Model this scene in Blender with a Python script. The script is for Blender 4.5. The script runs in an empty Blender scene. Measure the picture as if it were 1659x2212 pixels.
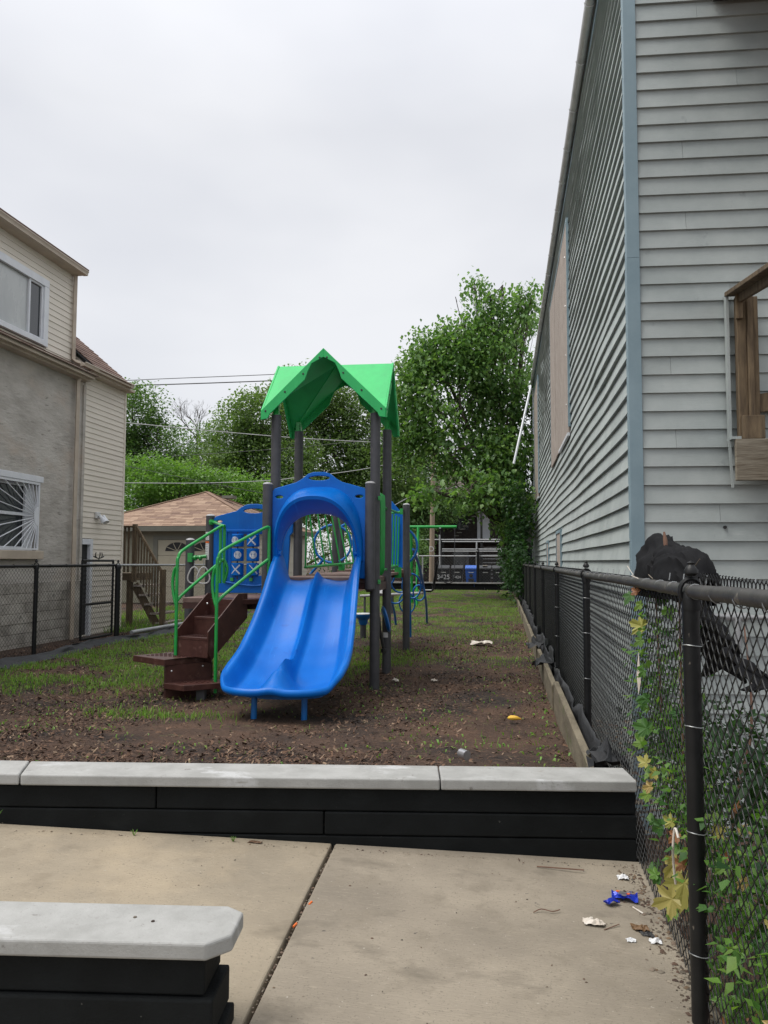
import bpy, math, random
import numpy as np
from mathutils import Vector, Matrix, Euler
random.seed(7); rng = np.random.default_rng(7)
sc = bpy.context.scene
col = sc.collection
R = math.radians

# ---------------------------------------------------------------- camera
cd = bpy.data.cameras.new("camera"); cam = bpy.data.objects.new("camera", cd); col.objects.link(cam)
cd.sensor_fit = 'VERTICAL'; cd.sensor_height = 36.0; cd.lens = 36.0 * 1661 / 2212
cd.clip_start = 0.05; cd.clip_end = 900
cam.location = (0, 0, 1.35)
cam.rotation_euler = (Matrix.Rotation(R(8.9), 3, 'Z') @ Matrix.Rotation(R(90 + 3.65), 3, 'X') @ Matrix.Rotation(R(0.2), 3, 'Z')).to_euler()
sc.camera = cam
# ---------------------------------------------------------------- world / sun
w = bpy.data.worlds.new("World"); sc.world = w; w.use_nodes = True
nt = w.node_tree; nt.nodes.clear()
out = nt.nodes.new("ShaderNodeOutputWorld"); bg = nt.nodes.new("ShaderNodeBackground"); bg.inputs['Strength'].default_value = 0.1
sky = nt.nodes.new("ShaderNodeTexSky"); sky.sky_type = 'NISHITA'; sky.sun_disc = False
SUN_EL, SUN_AZ = R(62), R(250)
sky.sun_elevation = SUN_EL; sky.sun_rotation = SUN_AZ
tc = nt.nodes.new("ShaderNodeTexCoord"); mp = nt.nodes.new("ShaderNodeMapping"); mp.inputs['Scale'].default_value = (1, 1, 2.2)
nz = nt.nodes.new("ShaderNodeTexNoise"); nz.inputs['Scale'].default_value = 1.7; nz.inputs['Detail'].default_value = 4; nz.inputs['Roughness'].default_value = .5
cr = nt.nodes.new("ShaderNodeValToRGB")
cr.color_ramp.elements[0].position = .32; cr.color_ramp.elements[0].color = (3.95, 4.03, 4.30, 1)
cr.color_ramp.elements[1].position = .70; cr.color_ramp.elements[1].color = (5.10, 5.12, 5.25, 1)
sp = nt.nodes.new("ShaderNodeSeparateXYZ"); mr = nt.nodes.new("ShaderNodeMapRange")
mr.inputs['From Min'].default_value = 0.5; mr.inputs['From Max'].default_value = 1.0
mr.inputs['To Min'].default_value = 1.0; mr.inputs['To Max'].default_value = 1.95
mul = nt.nodes.new("ShaderNodeVectorMath"); mul.operation = 'SCALE'
mx = nt.nodes.new("ShaderNodeMix"); mx.data_type = 'RGBA'; mx.inputs[0].default_value = 0.93
L_ = nt.links.new
L_(tc.outputs['Generated'], mp.inputs[0]); L_(mp.outputs[0], nz.inputs['Vector']); L_(nz.outputs[0], cr.inputs[0])
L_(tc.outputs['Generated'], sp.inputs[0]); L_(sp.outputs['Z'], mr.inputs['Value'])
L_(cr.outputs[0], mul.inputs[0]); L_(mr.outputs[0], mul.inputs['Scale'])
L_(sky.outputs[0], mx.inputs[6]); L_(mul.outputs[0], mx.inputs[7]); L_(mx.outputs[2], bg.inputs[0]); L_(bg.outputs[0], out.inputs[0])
sd = bpy.data.lights.new("sun", 'SUN'); sd.energy = 1.5; sd.angle = R(35); sd.color = (1, .96, .9)
so = bpy.data.objects.new("sun", sd); col.objects.link(so); so.rotation_euler = (R(90) - SUN_EL, 0, R(180) - SUN_AZ)
sc.view_settings.view_transform = 'Standard'; sc.view_settings.look = 'None'; sc.view_settings.gamma = 1
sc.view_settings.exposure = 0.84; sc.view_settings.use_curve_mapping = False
sc.render.engine = 'CYCLES'; sc.cycles.max_bounces = 6; sc.cycles.diffuse_bounces = 3; sc.cycles.transparent_max_bounces = 8

# ---------------------------------------------------------------- helpers
def wmat(o):
    m = Matrix.LocRotScale(o.location, o.rotation_euler, o.scale)
    if o.parent: m = wmat(o.parent) @ o.matrix_parent_inverse @ m
    return m
def tag(o, label=None, cat=None, group=None, kind=None):
    if label: o['label'] = label
    if cat: o['category'] = cat
    if group: o['group'] = group
    if kind: o['kind'] = kind
    return o
def thing(name, loc, label, cat, group=None, rz=0):
    o = bpy.data.objects.new(name, None); o.empty_display_size = .2; col.objects.link(o)
    o.location = loc; o.rotation_euler = (0, 0, rz); return tag(o, label, cat, group)
def link(name, me, parent=None, world=True):
    o = bpy.data.objects.new(name, me); col.objects.link(o)
    if parent:
        o.parent = parent
        if world: o.matrix_parent_inverse = wmat(parent).inverted()
    return o
class MB:
    def __init__(s): s.v = []; s.f = []
    def add(s, vs, fs, M=None):
        n = len(s.v)
        if M is not None: vs = [tuple(M @ Vector(v)) for v in vs]
        s.v += [tuple(v) for v in vs]; s.f += [tuple(i + n for i in f) for f in fs]; return s
    def box(s, a, b, M=None):
        x0, y0, z0 = a; x1, y1, z1 = b
        return s.add([(x0,y0,z0),(x1,y0,z0),(x1,y1,z0),(x0,y1,z0),(x0,y0,z1),(x1,y0,z1),(x1,y1,z1),(x0,y1,z1)],
                     [(0,3,2,1),(4,5,6,7),(0,1,5,4),(1,2,6,5),(2,3,7,6),(3,0,4,7)], M)
    def prism(s, poly, z0, z1, M=None):
        n = len(poly); vs = [(x, y, z0) for x, y in poly] + [(x, y, z1) for x, y in poly]
        fs = [tuple(range(n))[::-1], tuple(range(n, 2*n))] + [(i, (i+1) % n, n+(i+1) % n, n+i) for i in range(n)]
        return s.add(vs, fs, M)
    def beam(s, p, q, wd, ht, up=(0,0,1)):
        p = Vector(p); q = Vector(q); d = q - p; Ln = d.length; d.normalize()
        x = d.cross(Vector(up)); 
        if x.length < 1e-4: x = d.cross(Vector((0,1,0)))
        x.normalize(); u = x.cross(d)
        vs = []
        for t in (p, q):
            for a, b in ((-1,-1),(1,-1),(1,1),(-1,1)): vs.append(t + x*a*wd/2 + u*b*ht/2)
        return s.add(vs, [(0,1,2,3),(7,6,5,4),(0,4,5,1),(1,5,6,2),(2,6,7,3),(3,7,4,0)])
    def tube(s, pts, r, n=8, closed=False, cap=True):
        pts = [Vector(p) for p in pts]; m = len(pts); ring = []
        rs = r if isinstance(r, (list, tuple)) else [r]*m
        T = []
        for i in range(m):
            if closed: t = pts[(i+1) % m] - pts[i-1]
            else: t = pts[min(i+1, m-1)] - pts[max(i-1, 0)]
            T.append(t.normalized() if t.length > 1e-9 else Vector((0,0,1)))
        ref = Vector((0,0,1)) if abs(T[0].z) < .9 else Vector((1,0,0))
        X = T[0].cross(ref).normalized(); base = len(s.v)
        for i in range(m):
            X = X - T[i]*X.dot(T[i])
            if X.length < 1e-6: X = T[i].orthogonal()
            X.normalize(); Y = T[i].cross(X)
            for k in range(n):
                a = 2*math.pi*k/n; s.v.append(tuple(pts[i] + (X*math.cos(a) + Y*math.sin(a))*rs[i]))
        mm = m if closed else m-1
        for i in range(mm):
            j = (i+1) % m
            for k in range(n):
                l = (k+1) % n; s.f.append((base+i*n+k, base+i*n+l, base+j*n+l, base+j*n+k))
        if cap and not closed:
            s.f.append(tuple(base+k for k in range(n))[::-1]); s.f.append(tuple(base+(m-1)*n+k for k in range(n)))
        return s
    def lathe(s, prof, c=(0,0,0), n=16, M=None):
        vs = []; fs = []
        for r, z in prof:
            for k in range(n):
                a = 2*math.pi*k/n; vs.append((c[0]+r*math.cos(a), c[1]+r*math.sin(a), c[2]+z))
        for i in range(len(prof)-1):
            for k in range(n):
                l = (k+1) % n; fs.append((i*n+k, i*n+l, (i+1)*n+l, (i+1)*n+k))
        if prof[0][0] > 1e-5: fs.append(tuple(range(n))[::-1])
        if prof[-1][0] > 1e-5: fs.append(tuple((len(prof)-1)*n+k for k in range(n)))
        return s.add(vs, fs, M)
    def mesh(s, name, mat, smooth=False):
        me = bpy.data.meshes.new(name); me.from_pydata(s.v, [], s.f); me.validate(); me.update()
        if mat: me.materials.append(mat)
        if smooth:
            me.polygons.foreach_set('use_smooth', [True]*len(me.polygons))
            try: me.set_sharp_from_angle(angle=R(42))
            except Exception: pass
        return me
    def build(s, name, mat, parent=None, world=True, smooth=False, bevel=0, label=None, kind=None, seg=1):
        o = link(name, s.mesh(name, mat, smooth), parent, world)
        if bevel:
            b = o.modifiers.new('bevel', 'BEVEL'); b.width = bevel; b.segments = seg; b.limit_method = 'ANGLE'; b.angle_limit = R(40)
        return tag(o, label=label, kind=kind)
def np_mesh(name, V, F, mat, parent=None, world=True, kind=None, smooth=False):
    me = bpy.data.meshes.new(name); V = np.asarray(V, dtype=np.float32); F = np.asarray(F, dtype=np.int32)
    me.vertices.add(len(V)); me.vertices.foreach_set('co', V.ravel())
    k = F.shape[1]; me.loops.add(F.size); me.loops.foreach_set('vertex_index', F.ravel())
    me.polygons.add(len(F)); me.polygons.foreach_set('loop_start', np.arange(0, F.size, k, dtype=np.int32))
    me.update(calc_edges=True); me.materials.append(mat)
    if smooth: me.polygons.foreach_set('use_smooth', [True]*len(F))
    return tag(link(name, me, parent, world), kind=kind)
def curve_mesh(outlines, depth, bevel=0, res=2):
    cu = bpy.data.curves.new('t', 'CURVE'); cu.dimensions = '2D'; cu.fill_mode = 'BOTH'; cu.extrude = depth; cu.bevel_depth = bevel; cu.bevel_resolution = res
    for o in outlines:
        sp = cu.splines.new('POLY'); sp.points.add(len(o)-1); sp.use_cyclic_u = True
        for i, (x, y) in enumerate(o): sp.points[i].co = (x, y, 0, 1)
    ob = bpy.data.objects.new('t', cu); col.objects.link(ob)
    me = ob.to_mesh(); vs = [tuple(v.co) for v in me.vertices]; fs = [tuple(p.vertices) for p in me.polygons]
    ob.to_mesh_clear(); bpy.data.objects.remove(ob); bpy.data.curves.remove(cu)
    return vs, fs
def text_mesh(s, size, depth=0.001):
    cu = bpy.data.curves.new('t', 'FONT'); cu.body = s; cu.size = size; cu.extrude = depth; cu.align_x = 'CENTER'; cu.align_y = 'CENTER'
    ob = bpy.data.objects.new('t', cu); col.objects.link(ob); me = ob.to_mesh()
    vs = [tuple(v.co) for v in me.vertices]; fs = [tuple(p.vertices) for p in me.polygons]
    ob.to_mesh_clear(); bpy.data.objects.remove(ob); bpy.data.curves.remove(cu); return vs, fs
XZ = Matrix(((1,0,0,0),(0,0,-1,0),(0,1,0,0),(0,0,0,1)))      # drawing plane -> upright, facing -y
def at(x, y, z, rz=0): return Matrix.Translation((x, y, z)) @ Matrix.Rotation(rz, 4, 'Z')
def ell(cx, cz, rx, rz, n=28, a0=0, a1=2*math.pi):
    return [(cx+rx*math.cos(a0+(a1-a0)*i/n), cz+rz*math.sin(a0+(a1-a0)*i/n)) for i in range(n)]
def smooth_path(pts, k=4):
    P = [Vector(p) for p in pts]; o = []
    for i in range(len(P)-1):
        p0 = P[max(i-1,0)]; p1 = P[i]; p2 = P[i+1]; p3 = P[min(i+2, len(P)-1)]
        for j in range(k):
            t = j/k; o.append(.5*((2*p1)+(-p0+p2)*t+(2*p0-5*p1+4*p2-p3)*t*t+(-p0+3*p1-3*p2+p3)*t**3))
    o.append(P[-1]); return o
def dup(src, parent=None, M=None, name=None):
    o = src.copy(); col.objects.link(o); o.parent = parent
    if name: o.name = name
    if M is not None:
        o.matrix_parent_inverse = Matrix() if parent is None else wmat(parent).inverted(); o.matrix_basis = M
    return o
# value noise (numpy) for scattering
_tab = np.random.default_rng(3).random((64, 64, 64))
def vn(x, y, z=0.0):
    x = np.asarray(x, float); y = np.asarray(y, float); z = np.broadcast_to(np.asarray(z, float), x.shape)
    xi, yi, zi = np.floor(x).astype(int), np.floor(y).astype(int), np.floor(z).astype(int)
    fx, fy, fz = x-xi, y-yi, z-zi; fx, fy, fz = [f*f*(3-2*f) for f in (fx, fy, fz)]
    r = 0
    for a in (0,1):
        for b in (0,1):
            for c in (0,1):
                r = r + _tab[(xi+a) & 63, (yi+b) & 63, (zi+c) & 63]*(fx if a else 1-fx)*(fy if b else 1-fy)*(fz if c else 1-fz)
    return r
def fbm(x, y, z=0.0): return (vn(x,y,z)*.55+vn(x*2.1+9,y*2.1+4,np.asarray(z)*2.1)*.3+vn(x*4.3+3,y*4.3+7,np.asarray(z)*4.3)*.15)

# ---------------------------------------------------------------- materials
def new_mat(name):
    m = bpy.data.materials.new(name); m.use_nodes = True; return m, m.node_tree, m.node_tree.nodes['Principled BSDF']
def pmat(name, c, rough=.6, c2=None, nscale=8, detail=6, lo=.35, hi=.65, bump=0, bscale=60, stretch=(1,1,1), metal=0, spec=.5, coat=0, spots=None, bstretch=None, island=0, bdist=.01):
    m, t, b = new_mat(name); N = t.nodes.new; K = t.links.new
    b.inputs['Roughness'].default_value = rough; b.inputs['Metallic'].default_value = metal
    b.inputs['Specular IOR Level'].default_value = spec; b.inputs['Coat Weight'].default_value = coat
    tc = N('ShaderNodeTexCoord'); src = None
    def noise(scale, st, det=6):
        mp = N('ShaderNodeMapping'); mp.inputs['Scale'].default_value = st; K(tc.outputs['Object'], mp.inputs[0])
        n = N('ShaderNodeTexNoise'); n.inputs['Scale'].default_value = scale; n.inputs['Detail'].default_value = det; n.inputs['Roughness'].default_value = .6; K(mp.outputs[0], n.inputs['Vector']); return n
    if c2:
        n = noise(nscale, stretch, detail); r = N('ShaderNodeValToRGB'); e = r.color_ramp.elements
        e[0].position = lo; e[0].color = (*c, 1); e[1].position = hi; e[1].color = (*c2, 1); K(n.outputs[0], r.inputs[0]); src = r.outputs[0]
        rr = N('ShaderNodeMapRange'); rr.inputs['To Min'].default_value = max(0, rough-.1); rr.inputs['To Max'].default_value = min(1, rough+.12); K(n.outputs[0], rr.inputs['Value']); K(rr.outputs[0], b.inputs['Roughness'])
    else:
        v = N('ShaderNodeRGB'); v.outputs[0].default_value = (*c, 1); src = v.outputs[0]
    for sp_ in (spots or []):
        sc_, st_, th, wd, cc = sp_
        n = noise(sc_, st_, 5); r = N('ShaderNodeMapRange'); r.inputs['From Min'].default_value = th; r.inputs['From Max'].default_value = th+wd; K(n.outputs[0], r.inputs['Value'])
        mx = N('ShaderNodeMix'); mx.data_type = 'RGBA'; K(r.outputs[0], mx.inputs[0]); K(src, mx.inputs[6]); mx.inputs[7].default_value = (*cc, 1); src = mx.outputs[2]
    if island:
        g = N('ShaderNodeNewGeometry'); oi = N('ShaderNodeObjectInfo'); a = N('ShaderNodeMath'); a.operation = 'ADD'
        K(g.outputs['Random Per Island'], a.inputs[0]); K(oi.outputs['Random'], a.inputs[1])
        f = N('ShaderNodeMath'); f.operation = 'FRACT'; K(a.outputs[0], f.inputs[0])
        mr = N('ShaderNodeMapRange'); mr.inputs['To Min'].default_value = 1-island; mr.inputs['To Max'].default_value = 1+island; K(f.outputs[0], mr.inputs['Value'])
        vm = N('ShaderNodeVectorMath'); vm.operation = 'SCALE'; K(src, vm.inputs[0]); K(mr.outputs[0], vm.inputs['Scale']); src = vm.outputs[0]
    K(src, b.inputs['Base Color'])
    if bump:
        n = noise(bscale, bstretch or stretch, 8); bp = N('ShaderNodeBump'); bp.inputs['Strength'].default_value = bump; bp.inputs['Distance'].default_value = bdist; K(n.outputs[0], bp.inputs['Height']); K(bp.outputs[0], b.inputs['Normal'])
    return m
def leaf_mat(name, cols, trans=.35, rough=.5):
    m, t, b = new_mat(name); N = t.nodes.new; K = t.links.new
    g = N('ShaderNodeNewGeometry'); oi = N('ShaderNodeObjectInfo'); a = N('ShaderNodeMath'); a.operation = 'ADD'; K(g.outputs['Random Per Island'], a.inputs[0]); K(oi.outputs['Random'], a.inputs[1])
    f = N('ShaderNodeMath'); f.operation = 'FRACT'; K(a.outputs[0], f.inputs[0])
    r = N('ShaderNodeValToRGB'); e = r.color_ramp.elements
    while len(e) < len(cols): e.new(.5)
    for i, c in enumerate(cols): e[i].position = i/(len(cols)-1); e[i].color = (*c, 1)
    K(f.outputs[0], r.inputs[0]); K(r.outputs[0], b.inputs['Base Color']); b.inputs['Roughness'].default_value = rough
    b.inputs['Specular IOR Level'].default_value = .4
    tr = N('ShaderNodeBsdfTranslucent'); sc_ = N('ShaderNodeVectorMath'); sc_.operation = 'MULTIPLY'; sc_.inputs[1].default_value = (1.3, 1.5, .6); K(r.outputs[0], sc_.inputs[0]); K(sc_.outputs[0], tr.inputs[0])
    mx = N('ShaderNodeMixShader'); mx.inputs[0].default_value = trans; o = t.nodes['Material Output']
    K(b.outputs[0], mx.inputs[1]); K(tr.outputs[0], mx.inputs[2]); K(mx.outputs[0], o.inputs[0]); return m
def ramp_mat(name, cols, rough=.9):      # per-island colours (chips, shingles)
    m, t, b = new_mat(name); N = t.nodes.new; K = t.links.new
    g = N('ShaderNodeNewGeometry'); oi = N('ShaderNodeObjectInfo'); a = N('ShaderNodeMath'); a.operation = 'ADD'; K(g.outputs['Random Per Island'], a.inputs[0]); K(oi.outputs['Random'], a.inputs[1])
    f = N('ShaderNodeMath'); f.operation = 'FRACT'; K(a.outputs[0], f.inputs[0]); r = N('ShaderNodeValToRGB'); e = r.color_ramp.elements
    while len(e) < len(cols): e.new(.5)
    for i, c in enumerate(cols): e[i].position = i/(len(cols)-1); e[i].color = (*c, 1)
    K(f.outputs[0], r.inputs[0])
    tcn = N('ShaderNodeTexCoord'); n = N('ShaderNodeTexNoise'); n.inputs['Scale'].default_value = 40; n.inputs['Detail'].default_value = 6; K(tcn.outputs['Object'], n.inputs['Vector'])
    mr = N('ShaderNodeMapRange'); mr.inputs['To Min'].default_value = .65; mr.inputs['To Max'].default_value = 1.35; K(n.outputs[0], mr.inputs['Value'])
    vm = N('ShaderNodeVectorMath'); vm.operation = 'SCALE'; K(r.outputs[0], vm.inputs[0]); K(mr.outputs[0], vm.inputs['Scale'])
    K(vm.outputs[0], b.inputs['Base Color']); b.inputs['Roughness'].default_value = rough; return m

M = {}
M['blue'] = pmat('blue plastic', (.0003,.108,.46), .36, (.0004,.158,.60), 2.2, 5, .3, .7, bump=.08, bscale=260, bdist=.002, spec=.26, spots=[(9,(2.5,.25,.25),.60,.2,(.012,.20,.66)),(34,(2.5,.3,.3),.67,.08,(.03,.23,.66)),(5,(1,1,1),.64,.14,(.002,.085,.42))])
M['bluetube'] = pmat('blue painted tube', (.003,.12,.42), .32, (.006,.155,.48), 6)
M['green'] = pmat('green painted tube', (.012,.30,.05), .32, (.018,.36,.065), 8, coat=.2)
M['roofgreen'] = pmat('green roof plastic', (.018,.44,.115), .5, (.03,.52,.14), 2, 5, bump=.06, bscale=300, bdist=.002, stretch=(3,3,.5))
M['post'] = pmat('dark grey powder coat', (.055,.056,.062), .5, (.075,.076,.083), 9, bump=.15, bscale=420, bdist=.0015, spots=[(18,(1,1,.35),.63,.1,(.12,.115,.11))])
M['cap'] = pmat('grey post cap', (.30,.30,.31), .4, (.4,.4,.41), 20)
M['brown'] = pmat('brown coated steel', (.055,.020,.016), .42, (.085,.034,.026), 11, 7, bump=.25, bscale=380, bdist=.002, spots=[(9,(1,1,1),.60,.12,(.16,.085,.07))])
M['deckplate'] = pmat('brown coated deck', (.10,.05,.04), .6, (.22,.15,.125), 6, 7, bump=.2, bscale=250, bdist=.002)
M['steel'] = pmat('bolt steel', (.5,.5,.5), .3, metal=.9)
M['sticker'] = pmat('white vinyl label', (.62,.63,.64), .5, (.7,.7,.7), 20)
M['orange'] = pmat('orange print', (.75,.16,.03), .5)
M['ink'] = pmat('dark ink', (.03,.03,.03), .6)
M['paleprint'] = pmat('pale moulded print', (.55,.60,.68), .55, (.66,.7,.75), 14)
M['capstone'] = pmat('grey cast stone', (.30,.30,.285), .8, (.375,.375,.36), 7, 8, .38, .62, bump=.35, bscale=120, bdist=.004, spots=[(2.6,(1,2.2,1),.57,.06,(.46,.465,.46)),(70,(1,1,1),.60,.08,(.30,.295,.28)),(16,(1,1,1),.66,.06,(.20,.19,.175)),(5,(1,1,4),.68,.08,(.25,.235,.2))])
M['blackblock'] = pmat('black stained block', (.0035,.0045,.0048), .85, (.008,.0095,.010), 6, 8, bump=.5, bscale=150, bdist=.004, spec=.25, spots=[(46,(1,1,1),.71,.04,(.10,.10,.095)),(3,(1,1,2),.60,.2,(.014,.016,.016))])
def conc(name, a, b, stain, warm): return pmat(name, a, .92, b, 1.5, 9, .34, .66, bump=.9, bscale=32, bdist=.004, bstretch=(.35,6,1),
    spots=[(60,(.35,2.2,1),.52,.3,tuple(x*.78 for x in b)),(50,(.4,2.4,1),.58,.25,tuple(x*1.12 for x in b)),(7,(1,1,1),.53,.16,stain),(2.3,(1,1.6,1),.57,.13,tuple(x*.72 for x in stain)),(.8,(1,1,1),.54,.2,warm),(120,(1,1,1),.58,.1,tuple(x*.8 for x in stain)),(30,(1,1,1),.69,.06,(.08,.07,.06)),(75,(1,1,1),.68,.05,(.46,.43,.37))])
M['concrete'] = conc('broomed brown grey concrete', (.205,.176,.136), (.325,.28,.215), (.22,.188,.142), (.37,.315,.235))
M['concretewarm'] = conc('broomed warm tan concrete', (.235,.20,.148), (.365,.308,.225), (.26,.218,.158), (.43,.35,.24))
M['soil'] = pmat('dark damp mulch soil', (.017,.010,.007), .95, (.10,.055,.033), 1.1, 10, .38, .64, bump=1, bscale=30, bdist=.03, spots=[(24,(1,1,1),.55,.12,(.12,.068,.042)),(60,(1,1,1),.62,.08,(.012,.009,.007)),(8,(1,1,1),.62,.1,(.10,.09,.04))])
M['chip'] = ramp_mat('mulch chips', [(.014,.008,.005),(.055,.029,.018),(.12,.066,.040),(.17,.10,.062),(.06,.032,.02),(.05,.028,.018),(.30,.21,.14)])
M['grass'] = leaf_mat('grass blades', [(.08,.18,.022),(.14,.29,.035),(.19,.35,.05),(.25,.31,.08)], .4)
M['weed'] = leaf_mat('weed leaves', [(.10,.24,.04),(.17,.36,.06),(.22,.38,.08),(.2,.25,.06)], .35)
M['debris'] = ramp_mat('small debris', [(.03,.02,.015),(.10,.06,.04),(.3,.26,.2),(.05,.04,.03),(.18,.12,.07)])
M['sidingR'] = pmat('pale blue grey hardboard siding', (.345,.385,.375), .62, (.43,.47,.455), 2.2, 8, bump=.6, bscale=26, bdist=.003, stretch=(1,1,1), bstretch=(.7,.7,9), island=.035, spots=[(7,(1,1,.6),.66,.1,(.29,.32,.32)),(3,(.6,.6,3),.66,.12,(.46,.48,.47))])
M['trimR'] = pmat('blue grey painted trim', (.20,.285,.325), .55, (.245,.335,.375), 3, 6, bump=.1, bscale=60)
M['gutterR'] = pmat('weathered aluminium gutter', (.50,.50,.49), .45, (.66,.66,.64), 4, 7, metal=.1, stretch=(1,1,1))
M['oldwood'] = pmat('weathered grey board', (.27,.225,.19), .9, (.42,.365,.32), 9, 9, bump=.6, bscale=30, stretch=(3,3,.5), bstretch=(6,6,.4), island=.1)
M['deckwood'] = pmat('weathered brown lumber', (.085,.058,.034), .85, (.20,.145,.085), 7, 9, bump=.6, bscale=26, stretch=(4,4,.5), bstretch=(6,6,.5), island=.12)
M['beamwood'] = pmat('grained pale lumber', (.17,.14,.10), .8, (.30,.27,.21), 6, 7, bump=.5, bscale=16, stretch=(.7,1,6), bstretch=(.5,1,8))
M['white'] = pmat('white vinyl', (.66,.68,.72), .4, (.74,.76,.79), 4)
M['beige'] = pmat('beige vinyl siding', (.70,.645,.56), .5, (.75,.69,.60), 1.5, 7, bump=.15, bscale=40, island=.03, stretch=(1,1,3))
M['beigetrim'] = pmat('tan aluminium trim', (.43,.36,.285), .45, (.54,.46,.37), 3, 6)
M['stucco'] = pmat('smeared grey render', (.36,.335,.30), .9, (.54,.51,.465), 1.9, 10, .34, .66, bump=1, bscale=7, bdist=.02, stretch=(1,.7,1.5), bstretch=(1,.6,1.7), spots=[(1.1,(1,1,1.3),.56,.14,(.48,.42,.36)),(5,(1,.6,2),.52,.35,(.54,.515,.475)),(9,(1,.5,2.5),.63,.07,(.28,.26,.23))])
M['blockwall'] = pmat('dirty painted block', (.24,.22,.19), .9, (.46,.43,.38), 2.4, 10, .36, .62, bump=.7, bscale=30, bdist=.01, island=.08, spots=[(6,(1,1,1),.60,.12,(.10,.095,.085))])
M['glass'] = pmat('dark window glass', (.02,.025,.03), .07, spec=.8)
M['curtain'] = pmat('pale blind behind glass', (.36,.38,.38), .25, (.46,.48,.47), 2, stretch=(1,1,.4), coat=.6)
M['dark'] = pmat('dark interior', (.02,.02,.02), .7)
M['shingleG'] = ramp_mat('tan asphalt shingles', [(.21,.135,.095),(.30,.20,.14),(.37,.26,.185),(.26,.17,.12),(.19,.12,.09)])
M['shingleL'] = ramp_mat('reddish brown shingles', [(.13,.078,.062),(.19,.12,.095),(.23,.15,.12),(.16,.10,.08)])
M['garagewall'] = pmat('olive tan garage wall', (.20,.19,.14), .7, (.24,.23,.17), 3)
M['garagetrim'] = pmat('olive grey trim', (.13,.13,.105), .6, (.16,.16,.13), 3)
M['garagedoor'] = pmat('cream garage door', (.36,.33,.25), .6, (.4,.37,.28), 3)
M['fence'] = pmat('black vinyl coated steel', (.0045,.005,.0055), .45, (.010,.0105,.011), 9, 8, bump=.3, bscale=120, bdist=.002, spec=.35, spots=[(34,(1,1,.5),.675,.04,(.12,.105,.085))])
M['rail'] = pmat('worn black top rail', (.030,.029,.027), .5, (.055,.052,.047), 9, 8, bump=.3, bscale=90, bdist=.003, spots=[(14,(1,1,1),.60,.06,(.16,.145,.12)),(40,(1,1,1),.66,.05,(.22,.2,.17))])
M['wire'] = pmat('black vinyl wire', (.006,.0065,.007), .38, (.010,.011,.011), 20, spots=[(30,(1,1,1),.68,.05,(.16,.16,.155))])
M['tie'] = pmat('grey aluminium tie', (.30,.31,.31), .4, metal=.7)
M['galv'] = pmat('galvanised pipe', (.36,.37,.38), .45, (.46,.47,.47), 6, metal=.4)
M['galvmesh'] = pmat('galvanised mesh', (.17,.175,.18), .5, metal=.5)
M['cloth'] = pmat('black cloth', (.0022,.0023,.003), .9, (.005,.0052,.0065), 12, bump=.5, bscale=300, bdist=.001, spec=.25)
M['fabric'] = pmat('black landscape fabric', (.017,.018,.020), .7, (.038,.040,.043), 7, 7, bump=.8, bscale=25, bdist=.01)
M['curb'] = pmat('weathered landscape timber', (.10,.083,.055), .9, (.205,.175,.12), 5, 9, bump=.8, bscale=22, bdist=.006, stretch=(3,.5,2), bstretch=(5,.5,4), spots=[(4,(2,.6,2),.58,.1,(.10,.11,.045))])
M['bark'] = pmat('grey brown bark', (.045,.036,.028), .9, (.10,.085,.065), 12, 8, bump=1, bscale=20, stretch=(2,2,.5))
M['pole'] = pmat('tan utility pole', (.25,.19,.135), .85, (.34,.27,.20), 6, 8, stretch=(4,4,.3), bump=.4, bscale=20)
M['cable'] = pmat('grey cable', (.30,.31,.31), .6, (.42,.43,.43), 3)
M['cabledark'] = pmat('dark cable', (.06,.06,.065), .6)
M['binblack'] = pmat('charcoal cart plastic', (.018,.019,.022), .5, (.03,.031,.035), 6)
M['binblue'] = pmat('blue cart plastic', (.02,.10,.46), .45, (.03,.13,.5), 6)
M['chalk'] = pmat('white spray paint', (.62,.63,.64), .8)
M['brick'] = pmat('dark brick', (.035,.028,.025), .9, (.07,.055,.048), 6)
M['asphalt'] = pmat('alley concrete', (.24,.225,.20), .9, (.33,.31,.28), 2)
M['swingseat'] = pmat('black rubber', (.012,.012,.013), .5)
M['yellow'] = pmat('banana peel yellow', (.75,.42,.03), .5, (.85,.55,.08), 20)
M['paper'] = pmat('crumpled pale paper', (.55,.48,.40), .8, (.68,.64,.58), 20)
M['wrapper'] = pmat('royal blue foil wrapper', (.01,.02,.32), .25, (.02,.06,.55), 30, metal=.2)
M['foil'] = pmat('silver foil', (.5,.5,.52), .3, metal=.8)
M['brownleaf'] = leaf_mat('dry leaves', [(.12,.06,.03),(.22,.13,.06),(.08,.04,.025)], .2)
M['maplegreen'] = leaf_mat('maple leaves', [(.035,.10,.025),(.07,.17,.035),(.14,.27,.05),(.055,.14,.035),(.19,.30,.06)], .4)
M['mapleyellow'] = leaf_mat('yellow maple leaves', [(.42,.33,.09),(.34,.34,.09),(.44,.30,.13)], .3)
M['maplered'] = leaf_mat('reddish leaves', [(.26,.09,.05),(.32,.15,.07),(.20,.08,.045)], .3)
M['stemred'] = pmat('reddish vine stem', (.13,.06,.04), .8, (.2,.12,.08), 10)

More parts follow.
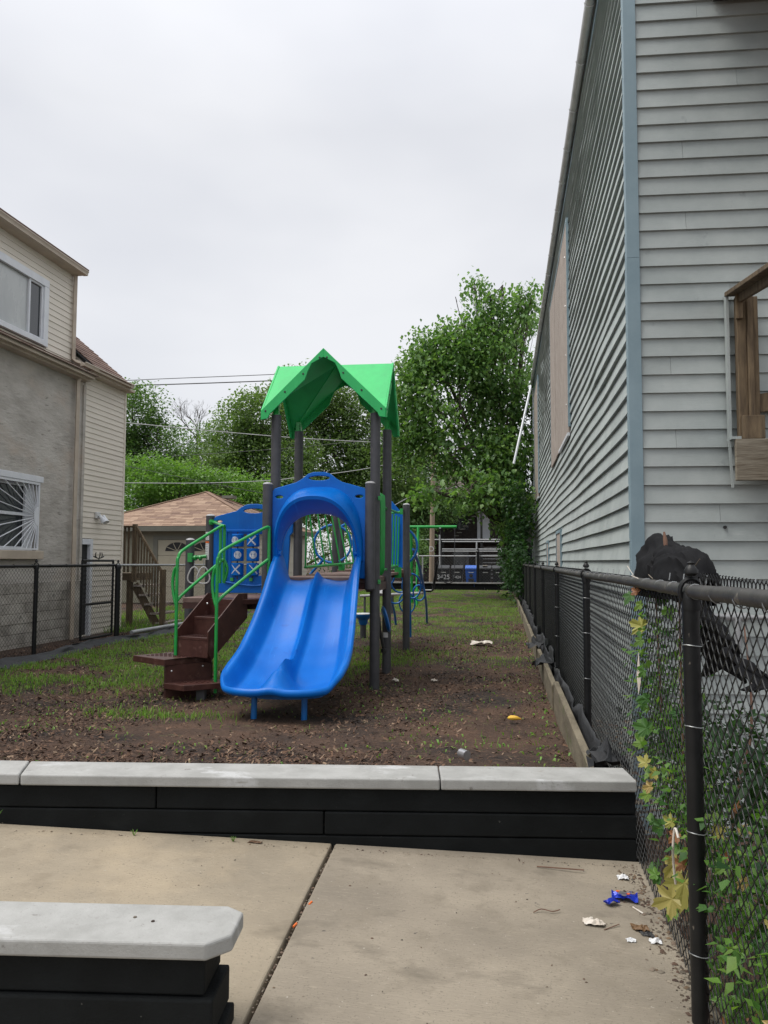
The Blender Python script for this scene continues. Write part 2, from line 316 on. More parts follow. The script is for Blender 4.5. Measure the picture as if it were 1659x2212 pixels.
# ================================================================ SETTING
def gz(x, y):
    t = np.clip((np.asarray(y, float)-4.0)/2.8, 0, 1); b = .14*(1-t*t*(3-2*t))
    return b + (fbm(np.asarray(x)*1.4+5, np.asarray(y)*1.4+5)-.5)*.05 + (fbm(np.asarray(x)*6+5, np.asarray(y)*6+5)-.5)*.018
xs = np.concatenate([np.linspace(-60,-8,16), np.linspace(-7.6,.62,150), np.linspace(.7,40,14)])
ys = np.concatenate([np.linspace(3.45,16,190), np.linspace(16.3,37,70), np.linspace(38,90,14)])
X, Y = np.meshgrid(xs, ys); Z = gz(X, Y)
Z = np.where(X < -6.6, -.02+0*Z, Z)
Z = np.where((X > .64) & (Y < 40), -1.06, Z)
Z = np.where(Y > 37.2, -.05, Z)
# the ground stops at the skewed retaining wall
Y = np.where(Y < 3.72, 3.60+.127*(np.clip(X,-8,.6)+.3)+(Y-3.45)*.2, Y)
nx, ny = len(xs), len(ys); I = np.arange(nx*ny).reshape(ny, nx)
F = np.stack([I[:-1,:-1].ravel(), I[:-1,1:].ravel(), I[1:,1:].ravel(), I[1:,:-1].ravel()], 1)
tag(np_mesh('mulch_ground', np.stack([X.ravel(),Y.ravel(),Z.ravel()],1), F, M['soil'], smooth=True), 'brown mulch lot floor with thin green patches', kind='structure')
g = MB(); g.add([(-400,-60,-1.2),(400,-60,-1.2),(400,700,-1.2),(-400,700,-1.2)], [(0,1,2,3)])
tag(g.build('ground', M['soil']), 'bare brown earth beyond the lots', kind='structure')
a = MB().box((-30,38.2,-.2),(30,47,.02)); tag(a.build('alley_pavement', M['asphalt']), 'pale concrete alley behind the lot', kind='structure')

WD = (math.cos(R(7.25)), math.sin(R(7.25))); WR = R(7.25)
def wl(s, d): # along far wall from its right end, d depth backwards
    return (.589 - s*WD[0] - d*WD[1], 3.681 - s*WD[1] + d*WD[0])
# sidewalk slabs (slope up to the left)
def sz(x): return -.045*(x-.6)
sw = bpy.data.objects.new('sidewalk', None); col.objects.link(sw); tag(sw, 'broomed tan concrete pavement slabs in front of the wall', kind='structure')
def slab(poly, name='slab', mt='concrete'):
    m = MB(); n = len(poly); vs = [(x,y,sz(x)-.12) for x,y in poly]+[(x,y,sz(x)) for x,y in poly]
    m.add(vs, [tuple(range(n))[::-1], tuple(range(n,2*n))]+[(i,(i+1)%n,n+(i+1)%n,n+i) for i in range(n)])
    return m.build(name, M[mt], sw, bevel=.008, seg=2)
def fy(x): return 3.64+.127*(x-.58)+.06
j0, j1 = (-.78,3.60), (-.727,2.25)
jd = ((j1[0]-j0[0])/(j1[1]-j0[1]))
def jx(y, off): return j0[0]+off+(y-j0[1])*jd
for o0, o1 in ((-.0+.008, 2.6), (-1.70+.008, -.008), (-3.4+.008, -1.70-.008), (-5.1+.008,-3.4-.008)):
    for ya, yb in ((1.62, None), (-.2, 1.60)):
        xr = min(jx(3.6,o1), .60) if o1 > 1 else None
        p = [(jx(ya,o0),ya), (xr if xr else jx(ya,o1),ya)]
        if yb is None:
            xa, xb = (xr if xr else jx(3.6,o1)), jx(3.6,o0); p += [(xa,fy(xa)),(xb,fy(xb))]
        else: p += [(xr if xr else jx(yb,o1),yb),(jx(yb,o0),yb)]
        slab(p, mt='concrete' if o1 > 1 else 'concretewarm')
j = MB(); j.add([(-8,-1,sz(-8)-.035),(.62,-1,sz(.62)-.035),(.62,4,sz(.62)-.035),(-8,3.4,sz(-8)-.035)], [(0,1,2,3)])
tag(j.build('joint_bed', M['soil'], sw))
ew = MB().box((.585,-1,-1.1),(.635,37,-.02)); tag(ew.build('edge_wall', M['concrete']), 'concrete edge dropping to the sunken passage under the fence', kind='structure')
s2 = MB().box((.636,-1,-1.2),(6.2,31.5,-1.02)); tag(s2.build('strip_soil', M['soil']), 'littered soil strip beneath the chain link fence', kind='structure')

# retaining walls
def wall_block(t, s0, s1, z0, z1, d0=.025, d1=.2, base=wl, name='block', mat='blackblock', bev=.006):
    m = MB(); p = [base(s0,d0), base(s1,d0), base(s1,d1), base(s0,d1)]
    m.prism(p[::-1], z0, z1); return m.build(name, M[mat], t, bevel=bev, seg=2)
rw = thing('retaining_wall', (.589,3.681,0), 'long low black block wall with pale grey cap stones in front of the playground', 'wall')
wall_block(rw, .004, 2.2, .205, .308); wall_block(rw, 2.206, 5.6, .205, .308)
wall_block(rw, .0, 1.42, .099, .2, .02); wall_block(rw, 1.426, 3.6, .099, .2, .022); wall_block(rw, 3.606, 5.6, .099, .2, .02)
wall_block(rw, .002, 2.62, -.06, .094, .022); wall_block(rw, 2.626, 5.6, -.06, .094, .022)
def cap(t, pts, z0, z1, base):
    m = MB(); q = [base(*p) for p in pts]; m.prism(q[::-1], z0, z1); return m.build('cap_stone', M['capstone'], t, bevel=.008, seg=3)
cap(rw, [(-.0,-.0),(.888,-.0),(.888,.235),(.0,.235)], .31, .36, wl)
cap(rw, [(.893,-.0),(2.83,-.0),(2.90,.24),(.893,.238)], .309, .359, wl)
cap(rw, [(2.836,.0),(4.3,.03),(4.3,.27),(2.906,.24)], .31, .361, wl)
cap(rw, [(4.306,.03),(5.7,.03),(5.7,.27),(4.306,.27)], .31, .36, wl)
def wn(s, d):
    c, s_ = math.cos(R(6.4)), math.sin(R(6.4)); return (-.735 - s*c - d*s_, 1.966 - s*s_ + d*c)
nw = thing('low_entry_wall', (-.735,1.966,0), 'black block wall end with chamfered pale cap nearest the viewer', 'wall')
cap(nw, [(.035,0),(1.9,0),(1.9,.222),(.03,.222),(-.022,.185),(-.022,.055)], .314, .36, wn)
wall_block(nw, .045, 1.9, .212, .311, .03, .20, wn); wall_block(nw, .02, 1.9, .11, .207, .018, .205, wn)
wall_block(nw, .005, 1.9, .0, .105, .022, .205, wn); wall_block(nw, .02, 1.9, -.08, -.002, .02, .205, wn)
fw = thing('far_retaining_wall', (-2.5,36.8,0), 'dark low wall with pale cap across the far end of the lot', 'wall')
for i in range(5):
    x0 = -9+i*2.02
    MB().box((x0,36.8,.0),(x0+2.0,37.0,.14)).build('block', M['blackblock'], fw)
    MB().box((x0-.5,36.81,.145),(x0+1.5,37.0,.29)).build('block', M['blackblock'], fw)
    MB().box((x0,36.76,.295),(x0+2.01,37.05,.35)).build('cap_stone', M['capstone'], fw)

# curb timbers along right fence
cb = thing('timber_curb', (.45,4,0), 'weathered landscape timber edging along the right chain link fence', 'edging')
ya = 3.98
for k, ln in enumerate((3.2, 2.4, 2.4, 2.4, 3, 3, 3, 3, 3, 3)):
    m = MB(); n = 10; x0 = .475 - .0035*(ya-4); dz = [.0,-.015,-.03,-.04,-.05,-.05,-.05,-.05,-.05,-.05][k]
    m.box((x0-.045+random.uniform(-.004,.004),ya,-.05),(x0,ya+ln-.015,.275+dz-.02*(k>0)))
    m.build('timber', M['curb'], cb, bevel=.006); ya += ln

# ================================================================ FENCES
def chain_mesh(name, length, height, p, r, fine, mat, barbs=True):
    """woven diamond mesh in local x (along) z (up)"""
    n = int(length/p); h = p; m = int(height/h); V = []; Fc = []
    side = 4 if fine else 3; sub = 3 if fine else 1
    ks = np.arange(n)
    pts = []
    for i in range(m*sub+1):
        t = i/sub; i0 = int(math.floor(t)); fr = t-i0
        tri = (i0 % 2)*(1-fr)+((i0+1) % 2)*fr
        bow = math.sin(math.pi*t)*r*1.3 if fine else 0
        pts.append((tri, bow + (r*1.6*math.sin(math.pi*fr)*(1 if i0 % 2 else -1) if fine else 0), t*h))
    P = np.array(pts)
    allV = []; allF = []
    T = np.gradient(P*np.array([p,1,1]), axis=0)
    for par in (0, 1):
        x = P[:,0] if par == 0 else 1-P[:,0]
        c = np.stack([x*p*1.08-.04*p, P[:,1]*(1 if par == 0 else -1), P[:,2]], 1)
        Tn = np.gradient(c, axis=0); Tn /= np.linalg.norm(Tn, axis=1, keepdims=True)
        A = np.cross(Tn, [0,1,0]); A /= np.linalg.norm(A, axis=1, keepdims=True); B = np.cross(Tn, A)
        ring = np.concatenate([c[:,None,:] + r*(math.cos(2*math.pi*k/side)*A[:,None,:]+math.sin(2*math.pi*k/side)*B[:,None,:]) for k in range(side)], 1)
        v = ring.reshape(-1,3); q = len(c)
        f = []
        for i in range(q-1):
            for k in range(side): l = (k+1) % side; f.append((i*side+k, i*side+l, (i+1)*side+l, (i+1)*side+k))
        f = np.array(f)
        for k in range(par, n, 2):
            allV.append(v+np.array([k*p,0,0])); allF.append(f)
    off = 0; FF = []
    for v, f in zip(allV, allF): FF.append(f+off); off += len(v)
    V = np.concatenate(allV); FF = np.concatenate(FF)
    if barbs:
        bv = []; bf = []; q = len(V)
        for k in range(n):
            for sgn in (-1, 1):
                x0 = k*p; zt = (m-.3)*h; b = [(x0,0,zt),(x0+sgn*p*.40,.004*sgn,zt+h*.55),(x0+sgn*p*.05,.006*sgn,zt+h*.95)]
                for i in range(3):
                    bx, by, bz_ = b[i]
                    for a in range(3): bv.append((bx+r*math.cos(a*2.094), by+r*math.sin(a*2.094), bz_))
                for i in range(2):
                    for a in range(3): c_ = (a+1) % 3; bf.append((q+i*3+a, q+i*3+c_, q+(i+1)*3+c_, q+(i+1)*3+a))
                q += 9
        V = np.concatenate([V, np.array(bv)]); FF = np.concatenate([FF, np.array(bf)])
    o = np_mesh(name, V, FF, mat); o['kind'] = 'stuff'; return o
ALONG_Y = Matrix(((0,1,0,0),(1,0,0,0),(0,0,1,0),(0,0,0,1)))
FX = .56
rf = thing('chain_link_fence', (FX,2.46,0), 'tall black chain link fence with worn top rail beside the grey house', 'fence')
near_mesh = chain_mesh('wire_mesh', 3.05, 1.27, .0290, .0019, True, M['wire'])
near_mesh.parent = rf; near_mesh.matrix_parent_inverse = wmat(rf).inverted(); near_mesh.matrix_basis = Matrix.Translation((FX+.022,2.46,.02)) @ ALONG_Y
near2 = dup(near_mesh, rf, Matrix.Translation((FX+.018,2.46-3.05,.0)) @ Matrix.Rotation(R(1.0),4,'X') @ ALONG_Y)
far_mesh = chain_mesh('wire_mesh', 3.05, 1.25, .0290, .0020, False, M['wire'])
far_mesh.parent = rf; far_mesh.matrix_parent_inverse = wmat(rf).inverted(); far_mesh.matrix_basis = Matrix.Translation((FX+.02,5.51,.03)) @ ALONG_Y
posts_y = [2.46+3.05*i for i in range(-1, 11)]
for i in range(2, 11): dup(far_mesh, rf, Matrix.Translation((FX+.02,2.46+3.05*i,.03)) @ ALONG_Y) if i < 10 else None
def fence_post(t, x, y, h, r=.025, mat='fence', z0=-.05, full=True):
    m = MB(); m.tube([(x,y,z0),(x+random.uniform(-.004,.004),y,h-.075)], r, 14)
    po = m.build('fence_post', M[mat], t, smooth=True)
    c = MB(); c.lathe([(r*1.18,-.0),(r*1.22,.03),(r*1.05,.055),(r*.7,.065),(0,.07)], (x,y,h-.085), 14)
    if full:
        c.tube([(x+.034*math.cos(a_), y, h-.03+.040*math.sin(a_)) for a_ in np.linspace(0,2*math.pi,17)[:-1]], .0075, 6, closed=True)
    c.lathe([(.012,0),(.021,.008),(.021,.018),(.014,.028),(.010,.034),(.012,.040),(0,.047)], (x,y,h+.018), 12)
    c.build('post_cap', M[mat], po, smooth=True)
    return po
for y in posts_y: fence_post(rf, FX, y, 1.29+ (0 if y > 2 else -.0))
def sagrail(): 
    return [(FX-.004,-.6,1.262),(FX,1.0,1.272),(FX,2.0,1.268),(FX,2.46,1.262),(FX,4.0,1.262),(FX,5.5,1.256),(FX,12,1.255),(FX,33,1.25)]
m = MB(); m.tube(smooth_path(sagrail(), 6), .0215, 14); m.build('top_rail', M['rail'], rf, smooth=True)
m = MB()
y = 1.2
tie_ys = []
while y < 14: tie_ys.append(y); y += random.uniform(.2,.32)
tie_first = None
for y in tie_ys:
    m = MB(); rr = .0225; m.tube([(FX+rr*math.cos(a_)+ .004*k/10, y+.012*k/10+.006*math.sin(a_), 1.262+rr*math.sin(a_)) for k, a_ in enumerate(np.linspace(-.4, 2*math.pi-.9, 12))]+[(FX+.035,y+.02,1.29),(FX+.04,y+.03,1.31)], .0018, 5)
    m.build('wire_tie', M['tie'], rf, smooth=True)
for z in (.20,.55,.86,1.1):
    for y in (2.46,5.51,8.56):
        m = MB(); m.tube([(FX+.028*math.cos(a_), y+.028*math.sin(a_), z+.002*math.sin(a_*2)) for a_ in np.linspace(.2,2*math.pi-.2,14)]+[(FX+.04,y-.02,z+.015)], .0017, 5)
        m.build('wire_tie', M['tie'], rf, smooth=True)
# landscape fabric bunched at the fence foot
def ribbon(name, path, h0, h1, wav, mat, lab, cat, seed=1, out=.05):
    V = []; F = []; n = len(path); k = 7
    for i, (x, y, z) in enumerate(path):
        for j in range(k):
            t = j/(k-1); nn = float(vn(i*.33+seed*7, t*2.3, seed))-.5; n2 = float(vn(i*.9+seed*3, t*3.1+4, seed))-.5
            hh = h0+(h1-h0)*(.5+float(vn(i*.21+seed, 2.5, seed))-.5)
            V.append((x+out*(1-t)**2+wav*nn*1.5+wav*.5*n2, y, z+hh*t+.0*n2))
    for i in range(n-1):
        for j in range(k-1): F.append((i*k+j, i*k+j+1, (i+1)*k+j+1, (i+1)*k+j))
    m = MB(); m.add(V, F); t = m.build(name, M[mat], smooth=True); 
    so_ = t.modifiers.new('s','SOLIDIFY'); so_.thickness = .003
    return tag(t, lab, cat)
ribbon('landscape_fabric', [(.525,y,.0) for y in np.arange(3.95,33,.09)], .14, .40, .05, 'fabric', 'rumpled black fabric bunched between the timber edging and right fence', 'ground cloth', 2, -.04)
ribbon('landscape_fabric', [(-6.33+float(vn(y*.7,3,1)-.5)*.25,y,-.03) for y in np.arange(7.5,19,.1)], .08, .16, .10, 'fabric', 'black fabric strip heaped along the foot of the left fence', 'ground cloth', 5, .28)
# loose flaps of fabric
def flap(x, y, z, s, lab, seed):
    V = []; F = []; n = 9
    for i in range(n):
        for j in range(n):
            u, v = i/(n-1)-.5, j/(n-1)-.5
            V.append((x+u*s*.8+float(vn(i*.6,j*.6,seed)-.5)*s*.4, y+v*s*1.6, z+max(0,(.5-abs(u)*1.4-abs(v)*.9))*s*.9+float(vn(i*.9,j*.9,seed+3)-.5)*s*.35))
    for i in range(n-1):
        for j in range(n-1): F.append((i*n+j,(i+1)*n+j,(i+1)*n+j+1,i*n+j+1))
    m = MB(); m.add(V,F); o = m.build('fabric_flap', M['fabric'], smooth=True); tag(o, lab, 'ground cloth')
flap(.40,10.4,.26,.25,'grey black fabric flap folded over the timber edging, farther one',11)
flap(.44,8.9,.22,.27,'black fabric flap spilling over the timber edging, nearer one',12)
flap(.53,4.35,.30,.22,'black pouch of torn fabric by the cap stone end',13)

LX = -6.52
lf = thing('chain_link_fence', (LX,9.98,0), 'black chain link fence with line posts along the left house side', 'fence')
lmesh = chain_mesh('wire_mesh', 4.5, 1.24, .035, .0023, False, M['wire'])
lmesh.parent = lf; lmesh.matrix_parent_inverse = wmat(lf).inverted(); lmesh.matrix_basis = Matrix.Translation((LX,7.7,.02)) @ ALONG_Y
dup(lmesh, lf, Matrix.Translation((LX,12.2,.02)) @ ALONG_Y); dup(lmesh, lf, Matrix.Translation((LX,16.7,.02)) @ ALONG_Y); dup(lmesh, lf, Matrix.Translation((LX,3.2,.02)) @ ALONG_Y)
for y in (5.4,7.7,9.98): fence_post(lf, LX, y, 1.30, .030)
fence_post(lf, LX+.03, 12.25, 1.29, .045)
for y in (16.3,21.0,): fence_post(lf, LX, y, 1.27, .03)
m = MB(); m.tube([(LX,4.5,1.27),(LX,8,1.262),(LX,12.2,1.265)], .021, 10); m.build('top_rail', M['fence'], lf, smooth=True)
m = MB(); m.tube([(LX,12.25,1.265),(LX,16.5,1.25),(LX,21,1.24)], .02, 10); m.build('top_rail', M['galv'], lf, smooth=True, label='bare galvanised top rail')
m = MB(); m.tube([(LX+.12,12.6,.1),(LX+.2,14.2,.10),(LX+.14,16.6,.06)], .035, 10); tag(m.build('fallen_pipe', M['galv'], smooth=True), 'pale pipe lying along the foot of the left fence', 'pipe')
for y in np.arange(8.2,12,.42):
    m = MB(); m.tube([(LX+.024*math.cos(a_), y+.01*math.sin(a_), 1.264+.024*math.sin(a_)) for a_ in np.linspace(0,6,9)], .0025, 4); m.build('wire_tie', M['fence'], lf)
# gate
gt = thing('metal_gate', (-6.78,12.1,0), 'narrow black metal gate with scrollwork behind the left chain link fence', 'gate')
gy0, gy1 = 11.62, 12.62; gx = -6.78
m = MB()
for (p, q) in (((gx,gy0,.05),(gx,gy0,1.34)),((gx,gy1,.05),(gx,gy1,1.34)),((gx,gy0,1.34),(gx,gy1,1.34)),((gx,gy0,.62),(gx,gy1,.62)),((gx,gy0,.06),(gx,gy1,.06))): m.tube([p,q], .02, 8)
m.build('gate_frame', M['fence'], gt, smooth=True)
for k in (0,1,2):
    m = MB(); c0 = 12.13; sg = (-1,1,0)[k]
    if sg: m.tube([(gx, c0+sg*(.05+.10*math.sin(t_)*(1+t_*.12)), 1.36+.055*t_*(.5+.5*math.cos(t_*.9))*.7+.02) for t_ in np.linspace(0,5.2,22)], .008, 5)
    else: m.tube([(gx, c0+.04*math.sin(t_*2), 1.36+.12*t_) for t_ in np.linspace(0,1,12)], .009, 5)
    m.build('scroll', M['fence'], gt, smooth=True)
m = MB()
for k in range(26):
    y0 = gy0+.02+k*.037; m.tube([(gx,y0+(i%2)*.035,.08+i*.037) for i in range(34)], .002, 3) if k < 26 else None
gm = m.build('wire_mesh', M['wire'], gt, kind='stuff')

# rear fence on the far wall
bf_ = thing('chain_link_fence', (-3,37,.3), 'galvanised chain link fence with silver rail standing on the far low wall', 'fence')
bm_ = chain_mesh('wire_mesh', 5, 1.25, .07, .004, False, M['galvmesh'], False); bm_.parent = bf_; bm_.matrix_parent_inverse = wmat(bf_).inverted(); bm_.matrix_basis = Matrix.Translation((-4.6,36.98,.34))
dup(bm_, bf_, Matrix.Translation((-9.6,36.98,.34)))
m = MB(); m.tube([(-9.5,36.98,1.60),(.1,36.98,1.60)], .03, 8); m.build('top_rail', M['galv'], bf_, smooth=True)
for x in (-9.4,-6.4,-3.9,.1): MB().tube([(x,36.98,.3),(x,36.98,1.62)], .035, 8).build('fence_post', M['galv'], bf_, smooth=True)
m = MB(); m.tube([(-1.25,36.9,.3),(-1.25,36.9,1.78)], .075, 10); m.lathe([(.09,0),(.1,.05),(.05,.12),(.06,.17),(0,.22)], (-1.25,36.9,1.76), 10); m.build('fence_post', M['fence'], bf_, smooth=True, label='thick black post with ball cap')
yd = thing('yard_fence', (-2,45,0), 'tall silver pipe framed chain link fence across the alley', 'fence')
for z, x0, x1 in ((2.62,-8,.5),(2.50,-3.6,.5),(2.06,-3.6,.5),(1.94,-3.6,.5)): MB().tube([(x0,45,z),(x1,45,z)], .03, 7).build('rail', M['galv'], yd, smooth=True)
for x, h in ((-3.75,2.9),(-1.6,2.5),(.45,2.6),(-7.9,2.62)): MB().tube([(x,45.02,0),(x,45.02,h)], .045, 8).build('fence_post', M['galv'], yd, smooth=True)
bm2 = chain_mesh('wire_mesh', 4, 1.95, .09, .005, False, M['galvmesh'], False); bm2.parent = yd; bm2.matrix_parent_inverse = wmat(yd).inverted(); bm2.matrix_basis = Matrix.Translation((-3.7,45,.02))

# ================================================================ HOUSES
def siding(parent, o, u, ov, length, z0, h, n, t, mat, wave=0, openings=(), name='siding_board', seg=.4, joints=0):
    jr = random.Random(3)
    for k in range(n):
        za = z0+k*h; zb = za+h
        spans = [(0, length)]
        for (s0, s1, w0, w1) in openings:
            if za+h*.5 > w0 and za+h*.5 < w1:
                ns = []
                for a_, b_ in spans:
                    if s1 <= a_ or s0 >= b_: ns.append((a_, b_)); continue
                    if s0 > a_: ns.append((a_, s0))
                    if s1 < b_: ns.append((s1, b_))
                spans = ns
        if joints:
            ns = []
            for a_, b_ in spans:
                while b_-a_ > 4.9:
                    c_ = a_+jr.uniform(2.4,3.66); ns.append((a_, c_-.002)); a_ = c_+.002
                ns.append((a_, b_))
            if joints == 2 and k % 4 == 1: c_ = jr.uniform(.25,.9); ns = [(ns[0][0], c_-.0012),(c_+.0012, ns[0][1])]+ns[1:]
            spans = ns
        for a_, b_ in spans:
            m = MB(); q = max(1, int((b_-a_)/seg)) if wave else 1; V = []; Fs = []
            for i in range(q+1):
                s = a_+(b_-a_)*i/q
                wv = wave*(float(vn(s*.55, k*.35, 1))-.5)*2*min(1, s/1.5) + (wave*.4*(float(vn(s*1.7, k*1.1, 5))-.5)*min(1,s/1.5)) if wave else 0
                jit = (k*7919 % 5)*.0006
                for (d, z) in ((-.012, za), (t+wv+jit, za), (.003+wv, zb+.004), (-.012, zb+.004)):
                    V.append((o[0]+u[0]*s+ov[0]*d, o[1]+u[1]*s+ov[1]*d, z))
            for i in range(q):
                for j in range(4): l = (j+1) % 4; Fs.append((i*4+j, i*4+l, (i+1)*4+l, (i+1)*4+j))
            Fs += [(0,1,2,3), (q*4+3,q*4+2,q*4+1,q*4)]
            m.add(V, Fs); m.build(name, M[mat], parent)
gh = thing('grey_house', (1.15,7.15,0), 'tall pale blue grey house with horizontal siding and boarded windows on the right', 'house')
MB().prism([(1.165,7.20),(6,7.20+.058*4.85),(6,31.5),(1.165,31.5)], -1.2, 8.0).build('wall', M['dark'], gh)
bo = [(6.1,11.1,3.55,7.45),(17.9,21.0,3.45,7.4),(8.3,9.6,1.0,1.95),(12.6,13.4,1.0,1.85)]
siding(gh, (1.15,7.2), (0,1), (-1,0), 24.2, -1.135, .167, 55, .034, 'sidingR', .016, bo, joints=1)
fs = math.hypot(1,.058); fu = (1/fs,.058/fs); fo = (.058/fs,-1/fs)
siding(gh, (1.235,7.165), fu, fo, 4.5, -1.135, .167, 55, .026, 'sidingR', .0015, [(2.3,4.5,2.4,5)], seg=.5, joints=2)
m = MB(); m.box((1.118,7.125,-1.1),(1.236,7.150,4.12)); m.box((1.118,7.150,-1.1),(1.140,7.23,4.12)); m.build('corner_trim', M['trimR'], gh, bevel=.003)
m = MB(); m.box((1.121,7.127,4.122),(1.236,7.150,8.0)); m.box((1.121,7.150,4.122),(1.141,7.23,8.0)); m.build('corner_trim', M['trimR'], gh, bevel=.003)
MB().box((1.10,31.3,-.3),(1.15,31.5,8.0)).build('corner_trim', M['white'], gh)
MB().box((1.085,29.2,-.3),(1.128,29.34,7.9)).build('corner_trim', M['white'], gh, label='white vertical trim near the far end')
# gutter (half round) with joints
def gutter(parent, x, z, y0, y1, r, mat, seg=1.35, face=-1, name='gutter', halfround=True):
    y = y0
    while y < y1:
        ye = min(y+seg, y1); m = MB(); V = []; Fs = []; n = 9
        prof = [(r*math.cos(a_), r*math.sin(a_)) for a_ in np.linspace(math.pi, 2*math.pi, n)] if halfround else [(-r*.9,0.0),(-r*1.0,-r*.25),(-r*.65,-r*.7),(-r*.6,-r*1.5),(r,-r*1.5),(r,0)]
        if face > 0: prof = [(-a_, b_) for a_, b_ in prof]
        prof = prof + [(a_*.93, b_*.93+.002) for a_, b_ in prof[::-1]]; n = len(prof)
        for yy in (y, ye-.004):
            for a_, b_ in prof: V.append((x+a_, yy, z+b_))
        for i in range(n): l = (i+1) % n; Fs.append((i,l,n+l,n+i))
        Fs += [tuple(range(n)), tuple(range(n,2*n))[::-1]]
        m.add(V,Fs); g_ = m.build(name, M[mat], parent, smooth=True)
        if halfround:
            m = MB(); m.tube([(x+(r+.006)*math.cos(a_), ye, z+(r+.006)*math.sin(a_)) for a_ in np.linspace(math.pi,2*math.pi,9)], .007, 5); m.build('bracket', M[mat], g_)
        y = ye
gutter(gh, 1.055, 8.06, 6.9, 29.2, .058, 'gutterR', .62 if False else 1.1)
MB().box((1.06,6.9,8.062),(6.4,31.6,8.1)).build('roof', M['gutterR'], gh)
MB().box((1.125,7.0,7.9),(1.15,31.5,8.05)).build('fascia', M['trimR'], gh)
# boarded windows
def boards(y0, y1, z0, z1, n, seam=()):
    w_ = bpy.data.objects.new('boarded_window', None); col.objects.link(w_); w_.location = (1.13,y0,z0); w_.parent = gh; w_.matrix_parent_inverse = wmat(gh).inverted()
    e = np.linspace(y0, y1, n+1)
    for i in range(n):
        dz = random.uniform(-.06,.02)
        MB().box((1.094+.004*(i%2),e[i]+.012,z0-.02+dz),(1.128,e[i+1]-.012,z1)).build('board', M['oldwood'], w_, bevel=.003)
    MB().box((1.088,y0-.05,z0+.05),(1.13,y0,z1+.05)).build('window_trim', M['trimR'], w_)
    MB().box((1.088,y1,z0),(1.13,y1+.04,z1+.05)).build('window_trim', M['trimR'], w_)
    MB().box((1.088,y0,z1),(1.13,y1,z1+.05)).build('window_trim', M['trimR'], w_)
    MB().box((1.075,y0+.0,z0-.10),(1.12,y0+(y1-y0)*.45,z0-.045)).build('broken_sill', M['white'], w_)
    for z in np.linspace(z0+.5,z1-.5,4): MB().lathe([(.016,0),(.012,.01),(0,.012)], M=Matrix.Translation((1.094,y0+.35,z)) @ Matrix.Rotation(-math.pi/2,4,'Y'), n=8).build('nail', M['steel'], w_)
boards(13.35,18.25,3.6,7.25,3); boards(25.15,28.15,3.5,7.35,2)
for (y0,y1,z0,z1) in ((15.55,16.75,1.0,1.93),(19.85,20.55,1.0,1.83)):
    w_ = bpy.data.objects.new('basement_window', None); col.objects.link(w_); w_.location = (1.13,y0,z0); w_.parent = gh; w_.matrix_parent_inverse = wmat(gh).inverted()
    MB().box((1.10,y0,z0),(1.125,y1,z1)).build('board', M['oldwood'], w_)
    MB().box((1.085,y0-.06,z0),(1.13,y0,z1+.06)).build('window_trim', M['trimR'], w_); MB().box((1.085,y1,z0),(1.13,y1+.06,z1+.06)).build('window_trim', M['trimR'], w_)
    MB().box((1.085,y0,z1),(1.13,y1,z1+.06)).build('window_trim', M['trimR'], w_)
# small cable hole and gas pipe on front face
m = MB(); m.tube([(1.93,7.17,1.66),(1.93,7.195,1.66)], .014, 10); m.build('cable_hole', M['dark'], gh)
gp = thing('gas_pipe', (1.46,7.0,.7), 'grey gas pipe with valve fittings on the house front behind the fence', 'pipe')
m = MB(); m.tube(smooth_path([(1.50,7.08,-1.05),(1.50,7.08,.85),(1.53,7.08,.9),(1.6,7.08,.905),(1.9,7.08,.88),(2.8,7.1,.87)],3), .022, 9); m.build('pipe', M['galv'], gp, smooth=True)
for p_, q_, r__ in (((1.50,7.08,.78),(1.50,7.08,.86),.034),((1.58,7.08,.905),(1.66,7.08,.90),.034),((1.98,7.06,.88),(1.98,7.06,.62),.03),((1.88,7.08,.88),(2.06,7.08,.878),.042)):
    m = MB(); m.tube([p_,q_], r__, 9); m.build('fitting', M['galv'], gp, smooth=True)
# wooden porch at frame edge
pc = thing('wooden_porch', (2.0,7.05,2.06), 'weathered wooden porch platform with post and handrail on the grey house', 'porch')
MB().box((1.985,6.99,2.055),(4.4,7.04,2.415)).build('rim_joist', M['beamwood'], pc, bevel=.004)
MB().box((2.035,7.045,2.418),(2.112,7.13,3.70)).build('post', M['deckwood'], pc, bevel=.004)
MB().box((2.114,7.01,2.55),(2.160,7.09,3.70)).build('post', M['deckwood'], pc, bevel=.004, label='paler split post facing outwards')
MB().box((2.162,7.03,2.418),(2.205,7.12,3.68)).build('post', M['deckwood'], pc, bevel=.004)
MB().box((2.02,7.00,3.48),(2.075,7.043,3.70)).build('block', M['deckwood'], pc, bevel=.003)
MB().box((2.05,6.995,2.418),(2.23,7.043,2.62)).build('block', M['deckwood'], pc, bevel=.003)
m = MB(); m.beam((2.0,7.12,3.735),(2.0,4.6,3.36),.09,.04); m.build('handrail', M['deckwood'], pc, bevel=.004)
m = MB(); m.beam((2.06,7.12,3.69),(2.06,4.6,3.30),.04,.09); m.build('rail_support', M['deckwood'], pc, bevel=.004)
m = MB(); m.beam((2.21,7.09,2.74),(3.4,7.09,2.90),.04,.16); m.build('lower_rail', M['deckwood'], pc)
for i in range(8): MB().box((2.30+.0,5.2+i*.23,2.42),(4.4,5.42+i*.23,2.45)).build('shade_plank', M['deckwood'], pc)  # out-of-frame planks, added to shade the wall under the porch
MB().box((2.34,5.2,2.1),(2.40,6.98,2.415)).build('shade_joist', M['deckwood'], pc)  # unseen support of the added shading deck
m = MB(); m.box((1.962,7.10,2.44),(1.985,7.165,3.74)); m.build('flashing', M['sidingR'], pc); m = MB(); m.beam((1.955,7.08,2.44),(1.975,7.08,2.0),.02,.02); m.build('flashing', M['sidingR'], pc)
